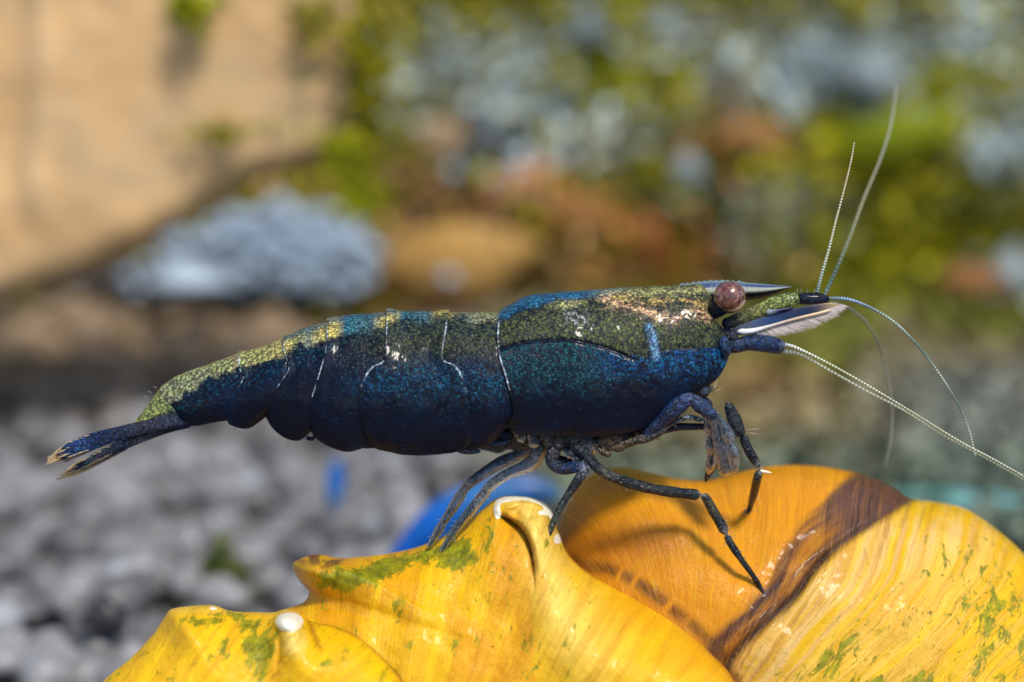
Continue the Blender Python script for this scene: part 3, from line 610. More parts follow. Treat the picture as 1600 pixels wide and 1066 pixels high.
for sg in (-1, 1):
    w0 = sg*.42
    tube('antenna_stalk', [(1130,542,w0*.8,11),(1150,541,w0,10.5),(1170,536,w0,12),(1195,537,w0,13.5),(1215,541,w0,12),(1227,544,w0,9)], M_LIMB, shrimp, [[.012,.03,.08],[.02,.05,.14],[.012,.06,.20],[.012,.07,.24],[.012,.05,.2],[.3,.35,.4]], 20, 50)
    # scale: a clear blade with a feathered lower edge
    sc_ = tube('antennal_scale', [(1142,520,w0*.9,5),(1165,514,w0,9),(1200,507,w0,13),(1240,498,w0,15),(1275,489,w0,13),(1300,482,w0,9),(1314,477,w0,3)], M_FIN, shrimp, [[.02,.03,.07],[.10,.12,.18],[.03,.07,.20],[.02,.035,.10],[.05,.05,.08],[.4,.3,.16],[.5,.4,.25]], 24, 70, flat=.12)
    tube('midrib', [(1152,518,w0-.06,4.5),(1175,517,w0-.06,4),(1205,509,w0-.06,2.4),(1240,499,w0-.06,2.2),(1285,488,w0-.06,2.0),(1300,484,w0-.05,1)], M_COL, sc_, [[.8,.8,.82],[.8,.8,.8],[.6,.55,.5],[.6,.45,.33],[.8,.6,.35],[.8,.6,.4]], 8, 50)  # near-white start is a highlight painted at the rib's base
    hs = []; top = crv([(1178,516),(1210,508),(1250,497),(1300,480),(1314,476)], 90)
    for k in range(0, 90, 1):
        x0, y0 = top[k]; ln = np.interp(k, [0, 12, 40, 70, 89], [14, 24, 30, 26, 12])*random.uniform(.85, 1.08); a = R(np.interp(k, [0, 89], [38, 8])+random.uniform(-4, 4))
        g = random.uniform(.55, 1.0)
        tube('', [(x0, y0, w0-.02, 1.3), (x0+ln*.6*math.cos(a), y0+ln*.6*math.sin(a)+2, w0-.02, .95), (x0+ln*math.cos(a), y0+ln*math.sin(a)+2, w0-.02+random.uniform(-.03, .03), .4)], None, None, [.80*g,.70*g,.66*g], 4, 5, collect=hs)
    tag(join('fringe', hs, M_HAIR, sc_), kind='stuff')
tube('cheek_lobe', [(1127,526,-.50,6),(1132,538,-.52,9),(1134,550,-.50,8),(1130,562,-.46,3)], M_LIMB, shrimp, [[.03,.08,.2],[.03,.10,.26],[.02,.06,.16],[.01,.03,.1]], 16, 30)
tube('mouthpart', [(1128,515,-.3,8),(1142,526,-.38,9),(1152,536,-.38,7),(1160,541,-.38,3)], M_LIMB, shrimp, [.012,.02,.06], 14, 26)

# legs --------------------------------------------------------------------------
jt = [.55, .52, .46]; lb = [.03, .07, .17]; ld = [.030, .045, .050]; lo_ = [.11, .10, .055]
def foot(x, y, r=0.0): return depth_at(x, y)+.01
w1 = foot(670, 862, .02) if depth_at(670, 862) < 90 else .2
LH = []
def leg(pts, cols, mat=None, on=None, **k):
    for q in range(int(len(pts)*2.2)):
        i = random.randrange(len(pts)-1); f = random.random(); a_, b_ = pts[i], pts[i+1]; cx, cy, cw, cr = [a_[j]*(1-f)+b_[j]*f for j in range(4)]
        sd = random.choice((-1, 1)); dx, dy = b_[0]-a_[0], b_[1]-a_[1]; ll = math.hypot(dx, dy)+1e-6; nx, ny = -dy/ll*sd, dx/ll*sd; e_ = random.uniform(3, 8)
        if cr < 11: tube('', [(cx+nx*cr*.7, cy+ny*cr*.7, cw, .8), (cx+nx*(cr*.8+e_)+dx/ll*e_*.7, cy+ny*(cr*.8+e_)+dy/ll*e_*.7, cw+random.uniform(-.04, .04), .3)], None, None, [.35,.36,.30], 4, 3, collect=LH)
    pts = [(*p[:3], p[3]*(.86 if (mat or M_LIMB) is M_LIMB else .92)) for p in pts]
    return tube('lower_leg' if on else 'leg', pts, mat or M_LIMB, on or shrimp, cols, k.pop('seg', 14), **k)
wa, wb_, wc = foot(672, 862, .03), foot(688, 864, .02), foot(834, 888, .04)
wd_ = foot(1195, 929, .02); we = foot(1168, 803, .03)
cb = [.05, .10, .24]
# rear pair, clear blue
leg([(812,672,.15,10),(820,690,.12,9),(822,704,.08,10),(806,713,.0,10),(776,727,-.02,11),(745,747,wa*.4,9),(728,762,wa*.5,8.5),(706,796,wa*.8,8),(688,824,wa,7),(668,858,wa,4.5)], [cb,cb,[.3,.35,.45],cb,[.06,.13,.3],cb,[.3,.25,.25],[.06,.12,.22],[.06,.10,.14],[.05,.08,.08]], M_CLEAR, wob=.12)
leg([(838,672,-.25,12),(842,695,-.3,12),(836,718,-.32,12),(820,730,-.32,11),(795,740,-.3,9),(768,758,-.25,8.5),(756,772,-.2,8),(738,795,wb_*.8,8),(712,828,wb_,7.5),(688,864,wb_,5)], [ld,[.08,.1,.14],[.35,.28,.26],cb,cb,[.4,.45,.45],[.05,.10,.2],[.05,.09,.15],[.05,.08,.10],ld], M_CLEAR, wob=.12)
# middle leg, foot on the big spine
leg([(862,676,-.3,13),(866,700,-.42,14),(862,722,-.5,12),(880,733,-.55,10),(903,729,-.58,11),(914,734,-.6,10),(902,752,-.62,8.5),(886,776,-.65,7.5),(872,800,-.7,7),(856,836,-.75,5.6),(842,868,(wc-.78)/2,5),(834,890,wc,4)], [ld,[.12,.11,.10],[.05,.06,.10],[.02,.04,.14],[.03,.08,.24],[.35,.38,.5],ld,ld,[.07,.1,.08],[.13,.17,.08],[.16,.20,.09],jt], wob=.1)
leg([(850,672,.2,12),(852,700,.15,11),(866,716,.1,10),(888,722,.05,9),(905,732,0,7)], [ld,[.1,.09,.08],ld,[.02,.04,.12],ld], wob=.1)
# long front leg that steps onto the brown band
lg = leg([(892,676,-.35,15),(898,694,-.45,15),(912,708,-.5,12),(930,728,-.55,9.5),(950,742,-.58,9.5),(975,752,-.6,10),(1010,762,-.62,10),(1050,769,-.64,10),(1085,773,-.65,10),(1096,774,-.65,9)], [ld,ld,ld,ld,[.15,.14,.12],ld,[.05,.055,.05],ld,[.04,.055,.06],jt], wob=.08)
leg([(1096,772,-.65,7),(1104,780,-.65,8),(1114,798,-.68,8.5),(1128,822,-.7,9),(1135,836,-.72,7.5)], [jt,lo_,lo_,ld,jt], wob=.1, on=lg)
leg([(1134,834,-.72,7),(1142,850,-.75,7),(1158,874,-.78,6),(1174,896,(wd_-.8)/2,5),(1187,916,wd_,4),(1196,932,wd_,2.6)], [jt,ld,ld,ld,ld,jt], wob=.1, on=lg)
# claw-bearing front legs
lg = leg([(1000,684,-.55,5),(1018,672,-.60,11),(1040,651,-.68,15),(1060,634,-.72,17),(1078,624,-.74,13),(1095,634,-.74,13),(1110,646,-.74,10),(1122,656,-.74,5)], [lb,lb,[.02,.05,.16],[.025,.07,.22],[.10,.14,.32],[.03,.07,.2],[.05,.1,.25],lb], wob=.12, seg=20)
leg([(1108,640,-.66,8),(1120,660,-.68,12),(1127,690,-.70,14),(1131,712,-.70,15),(1134,732,-.70,13),(1136,745,-.70,9)], [[.16,.19,.24],[.2,.22,.26],[.25,.25,.26],[.3,.28,.25],[.3,.28,.24],[.35,.3,.25]], M_CLEAR, wob=.15, on=lg)
for pp in ([(1098,640,-.55,7),(1108,662,-.55,9),(1112,690,-.52,10),(1112,716,-.5,9),(1106,742,-.45,6)], [(1124,652,-.80,6),(1136,676,-.84,9),(1143,700,-.84,10),(1147,724,-.82,9),(1146,742,-.8,6)]):
    leg(pp, [[.30,.36,.46],[.34,.38,.46],[.40,.40,.40],[.36,.32,.26],[.3,.27,.22]], M_CLEAR, wob=.25, on=lg)
lg = leg([(1134,628,-.78,4),(1138,634,-.78,9),(1145,650,-.78,12),(1153,668,-.78,12),(1160,684,-.78,9)], [[.4,.35,.35],ld,[.03,.04,.05],ld,ld], wob=.1)
leg([(1160,680,-.76,9),(1168,700,-.74,8),(1178,718,-.72,8),(1188,732,-.7,6.5)], [ld,[.012,.02,.035],[.012,.02,.035],jt], wob=.05, on=lg)
leg([(1189,732,-.7,6),(1184,745,-.68,8),(1178,770,(we-.7)/2,7.5),(1172,792,we,5.5),(1168,806,we,3)], [jt,lo_,ld,lo_,ld], wob=.1, on=lg)
tube('claw_spine', [(1184,736,-.72,2.5),(1194,737,-.74,2.5),(1206,739,-.76,.8)], M_COL, lg, [.85,.75,.6], 8, 10)
leg([(1030,676,-.4,5),(1055,668,-.42,6.5),(1080,667,-.42,6),(1104,668,-.42,6),(1114,680,-.40,8),(1121,700,-.36,10),(1116,722,-.3,9),(1107,740,-.25,6),(1102,754,-.2,3)], [ld,[.008,.015,.06],[.008,.015,.07],[.01,.02,.08],[.02,.035,.09],[.16,.12,.07],[.14,.12,.08],[.10,.10,.08],[.1,.1,.08]], wob=.1)
leg([(960,694,-.5,4),(985,690,-.55,6),(1010,684,-.58,8),(1032,672,-.6,8),(1050,662,-.62,5),(1075,652,-.64,4),(1100,658,-.64,4)], [[.2,.15,.08],[.25,.2,.13],[.18,.15,.12],[.12,.12,.12],[.15,.17,.2],[.3,.38,.5],[.3,.35,.5]], wob=.25)
leg([(1085,624,-.3,12),(1100,628,-.35,10),(1112,640,-.4,9)], [[.02,.05,.12]]*3)
tag(join('leg_hairs', LH, M_HAIR, shrimp), kind='stuff')
# mouthparts and gill hem, tan and fuzzy
for k, (x0, y0, x1, y1, r_) in enumerate(((915,690,985,683,9),(935,700,1000,688,7),(930,696,955,712,6),(955,690,975,704,6),(905,704,930,714,6),(985,684,1030,672,8),(875,682,925,684,9),(1080,612,1116,606,8))):
    tube('mouthpart', [(x0,y0,-.45,r_*.6),((x0+x1)/2,(y0+y1)/2+2,-.48,r_),(x1,y1,-.46,r_*.5)], M_LIMB, shrimp, [[.05,.045,.03],[.20,.13,.06] if k < 6 else [.05,.08,.14],[.12,.09,.05]], 12, 24, wob=.35)
for x0, y0, x1, y1, r_ in ((800,664,818,692,9),(826,668,836,700,10),(846,664,862,702,12),(866,670,874,706,11),(884,672,906,700,13),(902,672,928,712,10),(880,700,908,726,7)):
    tube('leg_base', [(x0,y0,-.40,r_*.7),((x0+x1)/2+2,(y0+y1)/2,-.48,r_),(x1,y1,-.46,r_*.55)], M_CLEAR if r_ < 11 else M_LIMB, shrimp, [[.02,.02,.03],[.09,.085,.08],[.05,.05,.08]], 14, 26, wob=.3)
hs = []
for k in range(120):
    x = random.uniform(920, 1035); y = np.interp(x, [920, 1035], [698, 676])+random.uniform(-6, 6); a = R(random.uniform(200, 340)); l_ = random.uniform(5, 13)
    tube('', [(x, y, -.5, .9), (x+l_*math.cos(a), y-l_*math.sin(a), -.5+random.uniform(-.1, .1), .35)], None, None, [.26,.20,.11] if random.random() < .7 else [.5,.45,.38], 4, 3, collect=hs)
for x, y, a, l_ in ((1112,610,50,14),(1116,606,70,16),(1118,612,30,12),(1163,672,5,30),(1165,676,-8,22),(1150,690,200,12)):
    tube('', [(x, y, -.6, 1.0), (x+l_*math.cos(R(a)), y-l_*math.sin(R(a)), -.6, .35)], None, None, [.6,.5,.42], 4, 3, collect=hs)
tag(join('bristles', hs, M_HAIR, shrimp), kind='stuff')
# swimmerets that peep out under the abdomen
for p in ([(706,697,-.6,4),(722,702,-.62,7),(738,704,-.62,6),(752,706,-.6,2)], [(752,690,-.4,3),(768,694,-.42,5),(785,692,-.42,5),(795,686,-.4,3)], [(775,672,-.3,6),(788,680,-.32,7),(800,676,-.3,5)], [(560,694,-.5,4),(572,697,-.5,4),(590,698,-.5,2)], [(478,684,-.4,3),(488,686,-.4,3),(492,680,-.4,2)]):
    tube('swimmeret', p, M_LIMB, shrimp, [.012,.04,.13], 14, 24)
tube('belly', [(740,690,0,12),(770,688,0,18),(800,685,0,20),(830,686,0,16),(870,686,0,18),(920,688,0,16),(970,682,0,18),(1020,668,0,16)], M_LIMB, shrimp, [[.08,.07,.05]]*3+[[.12,.10,.07]]*5, 16, 80, flat=1.6, wob=.15)

# ------------------------------------------------------------------ gravel floor, bank and things out of focus behind
M_GR = mat_rock('floor_sand', [(.3, (.14, .14, .15)), (.7, (.26, .25, .26))], .6)
M_PEB = mat_col('pebble', .38, 0, .6, .3, 2.5, .3)
n = 90; gx = np.concatenate([[-900, -300], np.linspace(-70, 70, n), [300, 900]]); gy = np.concatenate([[-900, -200], np.linspace(-32, 60, n), [300, 900]])
X, Y = np.meshgrid(gx, gy, indexing='ij'); Z = GZ-.25+.3*fbm(X/3+50, Y/3+50)*((abs(X) < 80) & (abs(Y) < 70))
tag(obj('ground', np.stack([X, Y, Z], -1), grid_faces(len(gx), len(gy), flip=True), M_GR), kind='structure')
# bank rising behind
def bank_y(x, z): return 38.5+.34*(z-GZ)+2.2*(fbm(x/9+20, z/9+20, 1)-.5)*2+1.2*(fbm(x/2.5+20, z/2.5+20, 3)-.5)+.004*x*x*0
bx_ = np.linspace(-75, 75, 220); bz_ = np.linspace(GZ-1, 26, 90); X, Z = np.meshgrid(bx_, bz_, indexing='ij'); Y = bank_y(X, Z)
# top of the bank runs back level
X2 = np.concatenate([X, X[:, -1:], X[:, -1:]], 1); Y2 = np.concatenate([Y, Y[:, -1:]+20, Y[:, -1:]+120], 1); Z2 = np.concatenate([Z, Z[:, -1:]+2, Z[:, -1:]-36], 1)
camp = np.array(cam.location)
def topix(P):                          # where a place in the world falls in the picture
    d = np.asarray(P)-camp; f = d[..., 1]*CP-d[..., 2]*SP; u = d[..., 1]*SP+d[..., 2]*CP
    return 800+d[..., 0]/f*D*100, 533-u/f*D*100
# growth, bare stone, painted pale glints and slab shade on the bank, (place across, place up, size, size, colour, weight)
TANc = [.40, .24, .11]; OCH = [.40, .23, .06]; ORN = [.42, .18, .06]; RUST = [.20, .055, .012]; OLI = [.22, .20, .006]; BRG = [.27, .28, .005]; DKG = [.075, .08, .010]; GRY = [.29, .31, .25]; BLG = [.40, .48, .50]; PLT = [.60, .66, .64]
BL = [(120,470,260,70,[.05,.04,.032],9),(300,15,50,35,BRG,3),(420,120,120,120,TANc,2),(560,60,60,60,TANc,1.2),(570,150,35,60,OLI,2.5),(530,240,40,40,BRG,3),(560,310,40,45,BRG,3),(650,225,40,30,OLI,2),(640,60,50,50,BLG,1),(610,120,40,60,BLG,1.0),  # first entry paints the shade under the slab dark
      (780,170,120,75,BLG,4.5),(700,90,60,50,GRY,1.5),(690,210,45,35,TANc,2),(730,350,140,80,TANc,4),(800,290,60,40,ORN,1.5),(640,400,80,70,OCH,4),(860,410,130,60,OCH,4),(900,340,80,40,ORN,1.0),(1010,380,60,45,RUST,3.5),(1080,400,40,40,RUST,2.5),
      (880,60,60,60,OLI,2),(1000,120,80,60,BRG,1.5),(920,90,40,60,BRG,1.5),(970,200,70,55,GRY,2.6),(1040,50,90,40,GRY,1.8),(1000,300,70,60,DKG,1.5),(1075,270,30,30,BLG,2.5),(1040,50,40,40,BLG,2),(920,30,40,40,BLG,2),(1150,70,60,50,GRY,1.5),
      (1180,215,60,35,ORN,2.6),(1130,160,40,40,TANc,1.2),(1300,120,130,60,BLG,4.5),(1350,110,60,50,PLT,2),(1250,60,60,50,GRY,2),(1400,200,120,35,BRG,3.5),(1300,230,90,50,OLI,2.5),(1470,150,60,60,BRG,2.5),(1490,30,60,40,GRY,1.5),(1540,60,50,50,BLG,1.8),
      (1570,230,50,60,BLG,2.6),(1530,200,40,50,GRY,2),(1450,260,60,40,OLI,2),(1380,360,120,60,OLI,2.5),(1300,380,60,80,BRG,2),(1450,420,80,50,BRG,2.4),(1260,330,70,50,GRY,1.8),(1200,390,60,40,TANc,1.6),(1180,350,60,60,GRY,1.8),(1520,440,50,30,ORN,2.2),(1580,440,40,60,BLG,2.2),(1500,330,120,25,DKG,3),(1560,380,60,30,OLI,2),
      (1250,560,100,80,OLI,1.5),(1180,620,80,60,OCH,1.5),(1350,640,100,60,GRY,1.5)]
def patch(px, py, r):
    W = [np.full(px.shape, .9)]+[b[5]*np.exp(-((px-b[0])/b[2])**2-((py-b[1])/b[3])**2) for b in BL]
    W = np.array(W); W = np.cumsum(W/W.sum(0), 0); k = (r[None] > W).sum(0); k = np.minimum(k, len(BL))
    cols = np.array([OLI]+[b[4] for b in BL]); return cols[k]
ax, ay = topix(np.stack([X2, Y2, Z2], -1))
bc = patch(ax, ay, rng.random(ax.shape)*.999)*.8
M_BANK = mat_rock('bank_earth', [(.3, (.05, .04, .02)), (.7, (.2, .13, .06))], .5, usecol=True)
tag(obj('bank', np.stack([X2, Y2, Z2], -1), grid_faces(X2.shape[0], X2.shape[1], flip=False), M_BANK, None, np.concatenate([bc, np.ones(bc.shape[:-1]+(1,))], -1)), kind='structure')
# moss: leaf clumps over the bank
def leaves(name, P, size, cols, label, cat, lift=0.0):
    N = len(P); u = rng.normal(size=(N, 3)); u /= np.linalg.norm(u, axis=1)[:, None]; v = np.cross(u, rng.normal(size=(N, 3))); v /= np.linalg.norm(v, axis=1)[:, None]; nn = np.cross(u, v)
    s = size[:, None]
    V = np.stack([P-u*s, P+v*s*.42-nn*s*.1, P+u*s, P-v*s*.42-nn*s*.1], 1)
    C = np.repeat(np.concatenate([cols, np.ones((N, 1))], 1)[:, None], 4, 1)
    return tag(obj(name, V.reshape(-1, 3), np.arange(N*4).reshape(N, 4), M_LEAF, None, C, smooth=False), label, cat, kind='stuff')
N = 52000
x = rng.uniform(-42, 42, N); z = GZ+rng.random(N)**.9*33
clump = fbm(x/3, z/3, 7); y = bank_y(x, z)-rng.random(N)**2*(1.0+3.5*ss(clump, .42, .7))
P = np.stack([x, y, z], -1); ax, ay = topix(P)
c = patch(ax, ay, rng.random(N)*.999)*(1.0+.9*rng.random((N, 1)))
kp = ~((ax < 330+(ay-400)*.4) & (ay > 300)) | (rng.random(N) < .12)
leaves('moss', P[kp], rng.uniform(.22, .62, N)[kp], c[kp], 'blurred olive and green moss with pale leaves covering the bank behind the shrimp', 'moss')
# moss is thinned so the shade under the left slab stays dark; gravel
ICO_V = None
def ico(sub=1):
    import bmesh
    bm = bmesh.new(); bmesh.ops.create_icosphere(bm, subdivisions=sub, radius=1.0); V = np.array([v.co[:] for v in bm.verts]); Fc = np.array([[v.index for v in f.verts] for f in bm.faces]); bm.free(); return V, Fc
IV, IF = ico(2)
def stones(C, rad, cols, jj=.30):
    N = len(C); V = np.repeat(IV[None], N, 0); q = rng.normal(size=(N, 4)); q /= np.linalg.norm(q, axis=1)[:, None]
    jit = 1+jj*(vn(V[..., 0]*1.6+np.arange(N)[:, None]*3.7, V[..., 1]*1.6, V[..., 2]*1.6+np.arange(N)[:, None])-.5)*2
    sc = rng.uniform(.6, 1.15, (N, 1, 3)); sc[..., 2] *= .8
    V = V*jit[..., None]*sc*rad[:, None, None]; a = rng.random(N)*6.28
    Xr = V[..., 0]*np.cos(a)[:, None]-V[..., 1]*np.sin(a)[:, None]; Yr = V[..., 0]*np.sin(a)[:, None]+V[..., 1]*np.cos(a)[:, None]
    V = np.stack([Xr, Yr, V[..., 2]], -1)+C[:, None]
    F_ = (IF[None]+np.arange(N)[:, None, None]*len(IV)).reshape(-1, 3)
    return V, F_, np.repeat(np.concatenate([cols, np.ones((N, 1))], 1)[:, None], len(IV), 1)
N = 5200; x = rng.uniform(-34, 34, N); y = -7+rng.random(N)**1.0*47; rr = rng.uniform(.30, .80, N)*(1+.25*(rng.random(N) > .9)); z = GZ+rr*.35+rng.random(N)*.35
ax, ay = topix(np.stack([x, y, z], -1))
tone = rng.random((N, 1)); cg = np.array([.195, .195, .203])*(.55+.95*tone)
br = rng.random(N) > .90; cg[br] = cg[br]*.5+np.array([.42, .45, .50])*.5; dkm = rng.random(N) > .85; cg[dkm] *= .45
wm = ss(700-ay, 0, 110)[:, None]*.92; cg = cg*(1-wm)+np.array([.27, .185, .105])*(.5+.9*tone)*wm
wr = (ss(ax, 650, 950)*ss(900-ay, 0, 120))[:, None]*.9; cg = cg*(1-wr)+np.array([.19, .165, .085])*(.7+.5*tone)*wr
V, Fc, Cc = stones(np.stack([x, y, z], -1), rr, cg)
tag(obj('gravel', V.reshape(-1, 3), Fc, M_PEB, None, Cc), 'blurred grey gravel covering the floor behind the shell', 'gravel', kind='stuff')

N = 26000; x = rng.uniform(-6, 40, N); y = 2+rng.random(N)*42; z = GZ+.45+rng.random(N)*.9
ax, ay = topix(np.stack([x, y, z], -1)); kp = rng.random(N) < ss(ax+(ay-700)*-.3, 760, 1000)*ss(930-ay, 0, 130)
P = np.stack([x, y, z], -1)[kp]; ax, ay = ax[kp], ay[kp]; n_ = fbm(ax/110, ay/80, 4)
c = mixc(np.broadcast_to(np.array([.24, .20, .10]), ax.shape+(3,)), [.17, .18, .03], ss(n_, .42, .55)*(1-ss(ay, 560, 680))); c = mixc(c, [.20, .22, .19], ss(ax, 1280, 1480)*ss(ay, 540, 600)*.9); c = mixc(c, [.15, .20, .15], ss(ay, 650, 740)*.8)
c = mixc(c, [.32, .19, .08], .8*np.exp(-((ax-1180)/90)**2-((ay-600)/50)**2))
leaves('moss_carpet', P, rng.uniform(.3, .7, len(P)), c*(.8+.6*rng.random((len(P), 1))), 'blurred olive brown moss and debris carpeting the floor behind the shrimp head', 'moss')
# single stones and leaves that read as blobs of light
def stone(px_, py_, w_, rx, ry, colr, name, label, cat, group=None, onground=False, rough=None):
    V, Fc, Cc = stones(np.zeros((1, 3)), np.array([1.0]), np.array([colr]), .5); V = V[0]; k = (1+w_/D)/100
    V = V/np.abs(V).max(0)*np.array([rx*k, max(rx, ry)*k*.7, ry*k])
    o = obj(name, V+[0, 0, ry*k], Fc, M_PEB, None, Cc[0]); p = at(px_, py_, w_); o.location = (p[0], p[1], p[2]-ry*k)
    return tag(o, label, cat, group)
G1 = 'pale blue grey stones under the tan slab'
stone(290, 437, 34, 82, 40, (.46,.56,.68), 'pale_stone', 'pale blue grey stone lowest under the tan slab', 'stone', G1)
stone(440, 378, 38, 120, 80, (.36,.46,.60), 'pale_stone', 'largest pale blue grey stone, right below the slab tip', 'stone', G1)
stone(568, 418, 39, 66, 56, (.44,.55,.70), 'pale_stone', 'pale blue stone right of the biggest pale stone', 'stone', G1)
stone(350, 360, 40, 60, 36, (.34,.42,.50), 'pale_stone', 'dull blue grey stone tucked behind the slab edge', 'stone', G1)
stone(165, 965, 9, 40, 42, (.035,.035,.04), 'dark_stone', 'dark stone lying in the grey gravel near the left edge', 'stone')
N = 420; gx_ = rng.normal(430, 105, N); gy_ = 395+(rng.random(N)-.5)*130; ww_ = 36.5+rng.random(N)*2.5; kp = gy_ > np.interp(gx_, [200, 420, 620], [420, 290, 380])
P = np.array([at(a_, b_, c_) for a_, b_, c_ in zip(gx_[kp], gy_[kp], ww_[kp])]); n_ = len(P)
V, Fc, Cc = stones(P, rng.uniform(.16, .42, n_), np.array([.38, .48, .60])*(.75+.5*rng.random((n_, 1))), .6)
tag(obj('pale_gravel', V.reshape(-1, 3), Fc, M_PEB, None, Cc), 'heap of blurred pale blue grey rubble around the pale stones under the slab', 'gravel', kind='stuff')
# blurred blue shapes standing in for another shrimp, built as plain blobs
def blob(name, pts, colr, label, cat, flat=1.0):
    P0 = L(pts[0][0], pts[0][1], pts[0][2]); o = tube(name, pts, M_PEB, None, colr, 20, 40, flat=flat, org=P0); o.location = toworld(P0); o.rotation_euler = (-PITCH, 0, 0); return tag(o, label, cat)
blob('blue_shape', [(600,890,11,10),(636,858,11,26),(690,812,11,42),(760,780,11,42),(830,768,11,34),(880,775,11,12)], [[.004,.09,.42],[.004,.10,.48],[.006,.12,.50],[.03,.16,.42],[.02,.10,.30],[.06,.14,.25]], 'large bright blue blurred stand-in for another shrimp directly behind the shell', 'pebble', .7)
blob('blue_shape', [(524,800,15,8),(523,775,15,19),(524,750,15,22),(526,728,15,14),(526,715,15,3)], [[.14,.18,.30],[.05,.16,.40],[.006,.11,.42],[.006,.11,.42],[.05,.1,.3]], 'small upright bright blue blurred stand-in for another shrimp under the abdomen', 'pebble', .8)
blob('teal_glass', [(1370,770,17,14),(1450,785,17,34),(1530,800,17,52),(1640,820,17,50)], [[.08,.18,.14],[.04,.22,.19],[.10,.30,.32],[.05,.2,.2]], 'teal green blurred glassy pebble behind the shell at right', 'pebble', .8)
# moss sprig in the gravel
pc = ground_at(350, 945); N = 260
P = pc+rng.normal(size=(N, 3))*np.array([.40, .3, .1]); P[:, 2] = GZ+.3+rng.random(N)*1.5*(1-np.clip(np.abs(P[:, 0]-pc[0])/.8, 0, 1)); c = np.tile([.11, .14, .03], (N, 1))*(.6+.8*rng.random((N, 1)))
P[:3] = pc+[0, 0, .3]
lf = leaves('moss_sprig', P, rng.uniform(.10, .22, N), c, 'small dull green moss tuft in the gravel left of the shell', 'moss')
# fallen leaves on the bank
def leafthing(px_, py_, w_, ln, wd, ang, colr, label):
    s = np.linspace(0, 1, 16); t = np.linspace(-1, 1, 7); Sg, Tg = np.meshgrid(s, t, indexing='ij'); hw = wd*np.sin(math.pi*Sg**.8)**.8
    a = R(ang); u = (Sg-.5)*ln; v = Tg*hw; k = (1+w_/D)/100
    xx = u*math.cos(a)-v*math.sin(a); zz = u*math.sin(a)+v*math.cos(a); yy = -.25*wd*(1-Tg**2)-.15*ln*np.sin(math.pi*Sg)
    F0 = np.stack([xx, yy, zz], -1)*k; B0 = F0+np.array([0, .12, 0])
    V = np.concatenate([F0.reshape(-1, 3), B0.reshape(-1, 3)]); g = grid_faces(16, 7)
    o = obj('fallen_leaf', V, np.concatenate([g, g[:, ::-1]+112]), M_LEAF, None, np.tile(np.array(list(colr)+[1.0]), (224, 1)))
    o.location = at(px_, py_, w_); return tag(o, label, 'leaf', 'dead leaves lying on the mossy bank')
def bw_(px_, py_):
    for w_ in np.arange(30, 90, .5):
        p = at(px_, py_, w_)
        if p[1] > bank_y(p[0], p[2])-2.5 or p[2] < GZ: return w_
    return 60
for (x_, y_, l_, wd, an_, c_, lb_) in ((1185,212,110,28,-8,(.42,.22,.08),'orange tan dead leaf above and right of the shrimp eye'), (1022,380,110,22,-60,(.24,.09,.02),'rust red dead leaf above the carapace'),
      (800,292,120,30,20,(.42,.22,.12),'pinkish tan dead leaf above the middle of the back'), (900,330,110,30,-12,(.34,.16,.05),'ochre dead leaf left of the rust red one'), (1520,435,110,24,0,(.36,.17,.06),'orange brown dead leaf near the right edge'), (690,215,80,30,0,(.40,.28,.16),'tan dead leaf left of the pale blue glint stones'),
      (720,400,260,60,8,(.52,.30,.09),'broad ochre dead leaf just above the abdomen'), (1400,205,230,36,14,(.20,.24,.01),'broad green leaf right of the upright feeler')):
    leafthing(x_, y_, bw_(x_, y_), l_, wd, an_, c_, lb_)
G2 = 'pale glints in the moss, built as stones'
PS = [(780,180,75,55,'largest pale blue glint stone in the moss left of centre'), (1350,120,75,42,'widest pale glint stone in the moss at upper right'), (920,45,34,34,'pale round glint stone near the top edge right of centre'), (1040,45,30,32,'pale round glint stone at the top between two others'),
      (1075,265,28,28,'small round pale glint stone above the rust red leaf'), (1570,240,45,55,'tall pale glint stone at the right edge'), (1580,430,38,50,'pale grey glint stone low at the right edge')]
for x_, y_, rx, ry, lb_ in PS:
    k = .8+.35*random.random(); stone(x_, y_, bw_(x_, y_)+1.2, rx*1.15, ry*1.15, (.27*k, .33*k, .35*k), 'glint_stone', lb_, 'stone', G2)  # blurred pale glints of the moss modelled as solid stones

# tan slab leaning in from the upper left --------------------------------------

W_S = 22.0
edge_ = crv([(-900,790),(-600,705),(-300,590),(0,470),(120,430),(215,394),(270,358),(350,314),(400,284),(460,264),(520,244),(560,190),(572,110),(576,20),(578,-60),(579,-128)], 260)
n = 80; kk = np.sin(np.linspace(-1, 1, n)*math.pi/2)*.5+.5
ctr = np.stack([edge_[:, 0]-np.linspace(0, 1, 260)**6*60, np.full(260, -130.)], -1)
Pq = edge_[:, None]+(ctr-edge_)[:, None]*kk[None, :, None]; qx, qy = Pq[..., 0], Pq[..., 1]
K = np.minimum(np.minimum(kk[None]*np.abs(ctr-edge_)[:, 1:2], (1-kk[None])*np.abs(ctr-edge_)[:, 1:2]), np.abs(583-qx)*1.0)/700
wf = W_S-1.1*np.sqrt(np.clip(1-(1-np.clip(K*14, 0, 1))**2, 0, 1))-.35*np.exp(-((qx-62-8*np.sin(qy/60))/18)**2)*(1-ss(qy, 280, 380))+.35*(fbm(qx/110+9, qy/110+9, 2)-.5)*2
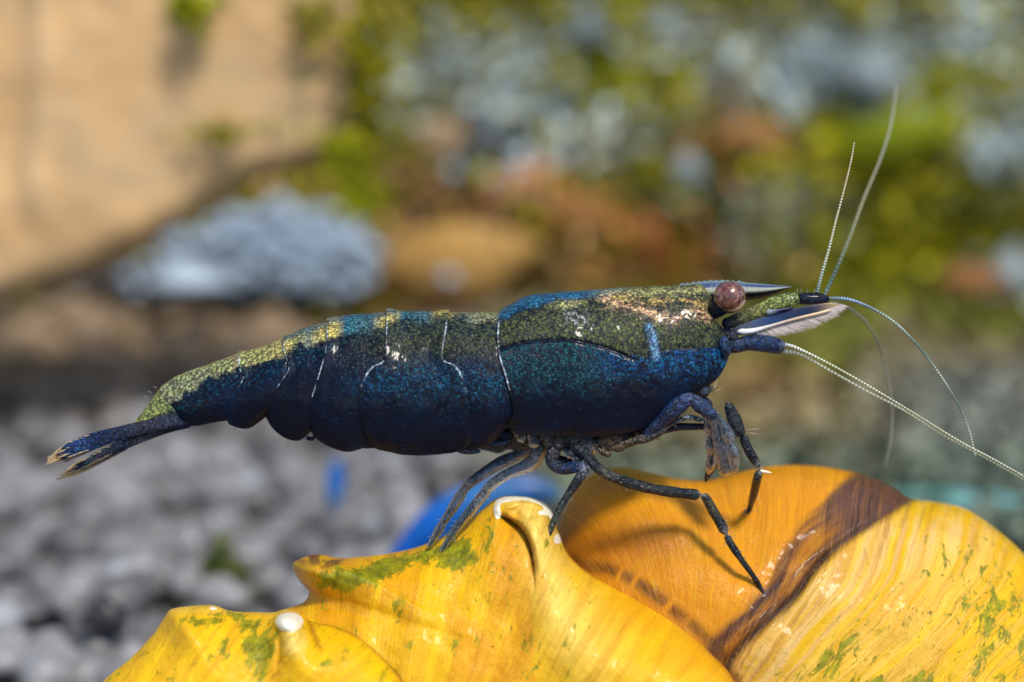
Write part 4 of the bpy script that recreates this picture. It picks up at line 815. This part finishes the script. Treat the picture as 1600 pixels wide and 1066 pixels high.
wbk = W_S+1.2*np.sqrt(np.clip(1-(1-np.clip(K*14, 0, 1))**2, 0, 1))
front = L(qx, qy, wf); back = L(qx, qy, wbk)
V = np.concatenate([front[:, ::-1], back[:, 1:]], 1); SBo = L(-600, 700, W_S)
pale_stripe = np.exp(-((qx-58-6*np.sin(qy/50))/20)**2)*(1-ss(qy, 300, 360)); tc = mixc(np.broadcast_to(np.array([.54, .345, .165]), qx.shape+(3,)), [.62, .42, .22], pale_stripe*.9)  # paler stripe coloured along the slab's raised rib
tc = mixc(tc, [.40, .31, .19], .35*ss(fbm(qx/90, qy/90, 7), .5, .7)); tc = mixc(tc, [.50, .30, .13], .5*ss(fbm(qx/120+7, qy/60, 3), .5, .7)); tc = mixc(tc, [.26, .24, .07], .55*ss(fbm(qx/60+3, qy/40, 1), .56, .7)*ss(qx, 260, 420))
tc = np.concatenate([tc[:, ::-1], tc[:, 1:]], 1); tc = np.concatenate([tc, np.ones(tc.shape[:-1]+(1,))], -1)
M_SLAB = mat_col('tan_sandstone', .75, 0, .3, .15, .5, .10)
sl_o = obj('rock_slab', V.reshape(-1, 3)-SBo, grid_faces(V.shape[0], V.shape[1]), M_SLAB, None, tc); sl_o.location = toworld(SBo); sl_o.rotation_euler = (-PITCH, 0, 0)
tag(sl_o, 'smooth tan rock slab leaning in at the upper left, out of focus', 'rock')
# sprays of moss growing over the right end of the slab
N = 900; P = []; C = []
for cx, cy, rx, ry, cc_, m_ in ((575,150,26,80,OLI,220),(545,240,30,28,BRG,150),(300,10,34,22,BRG,130),(575,60,40,90,OLI,220),(565,310,26,34,BRG,110),(350,205,50,14,OLI,50),(490,30,40,40,OLI,80)):
    for k in range(m_):
        P.append(at(cx+random.gauss(0, rx*.6), cy+random.gauss(0, ry*.6), W_S-random.uniform(1.4, 2.6))); C.append(np.array(cc_)*random.uniform(.8, 1.5))
leaves('slab_moss', np.array(P), rng.uniform(.15, .34, len(P)), np.array(C), 'olive sprays of moss hanging over the right end of the tan slab', 'moss')
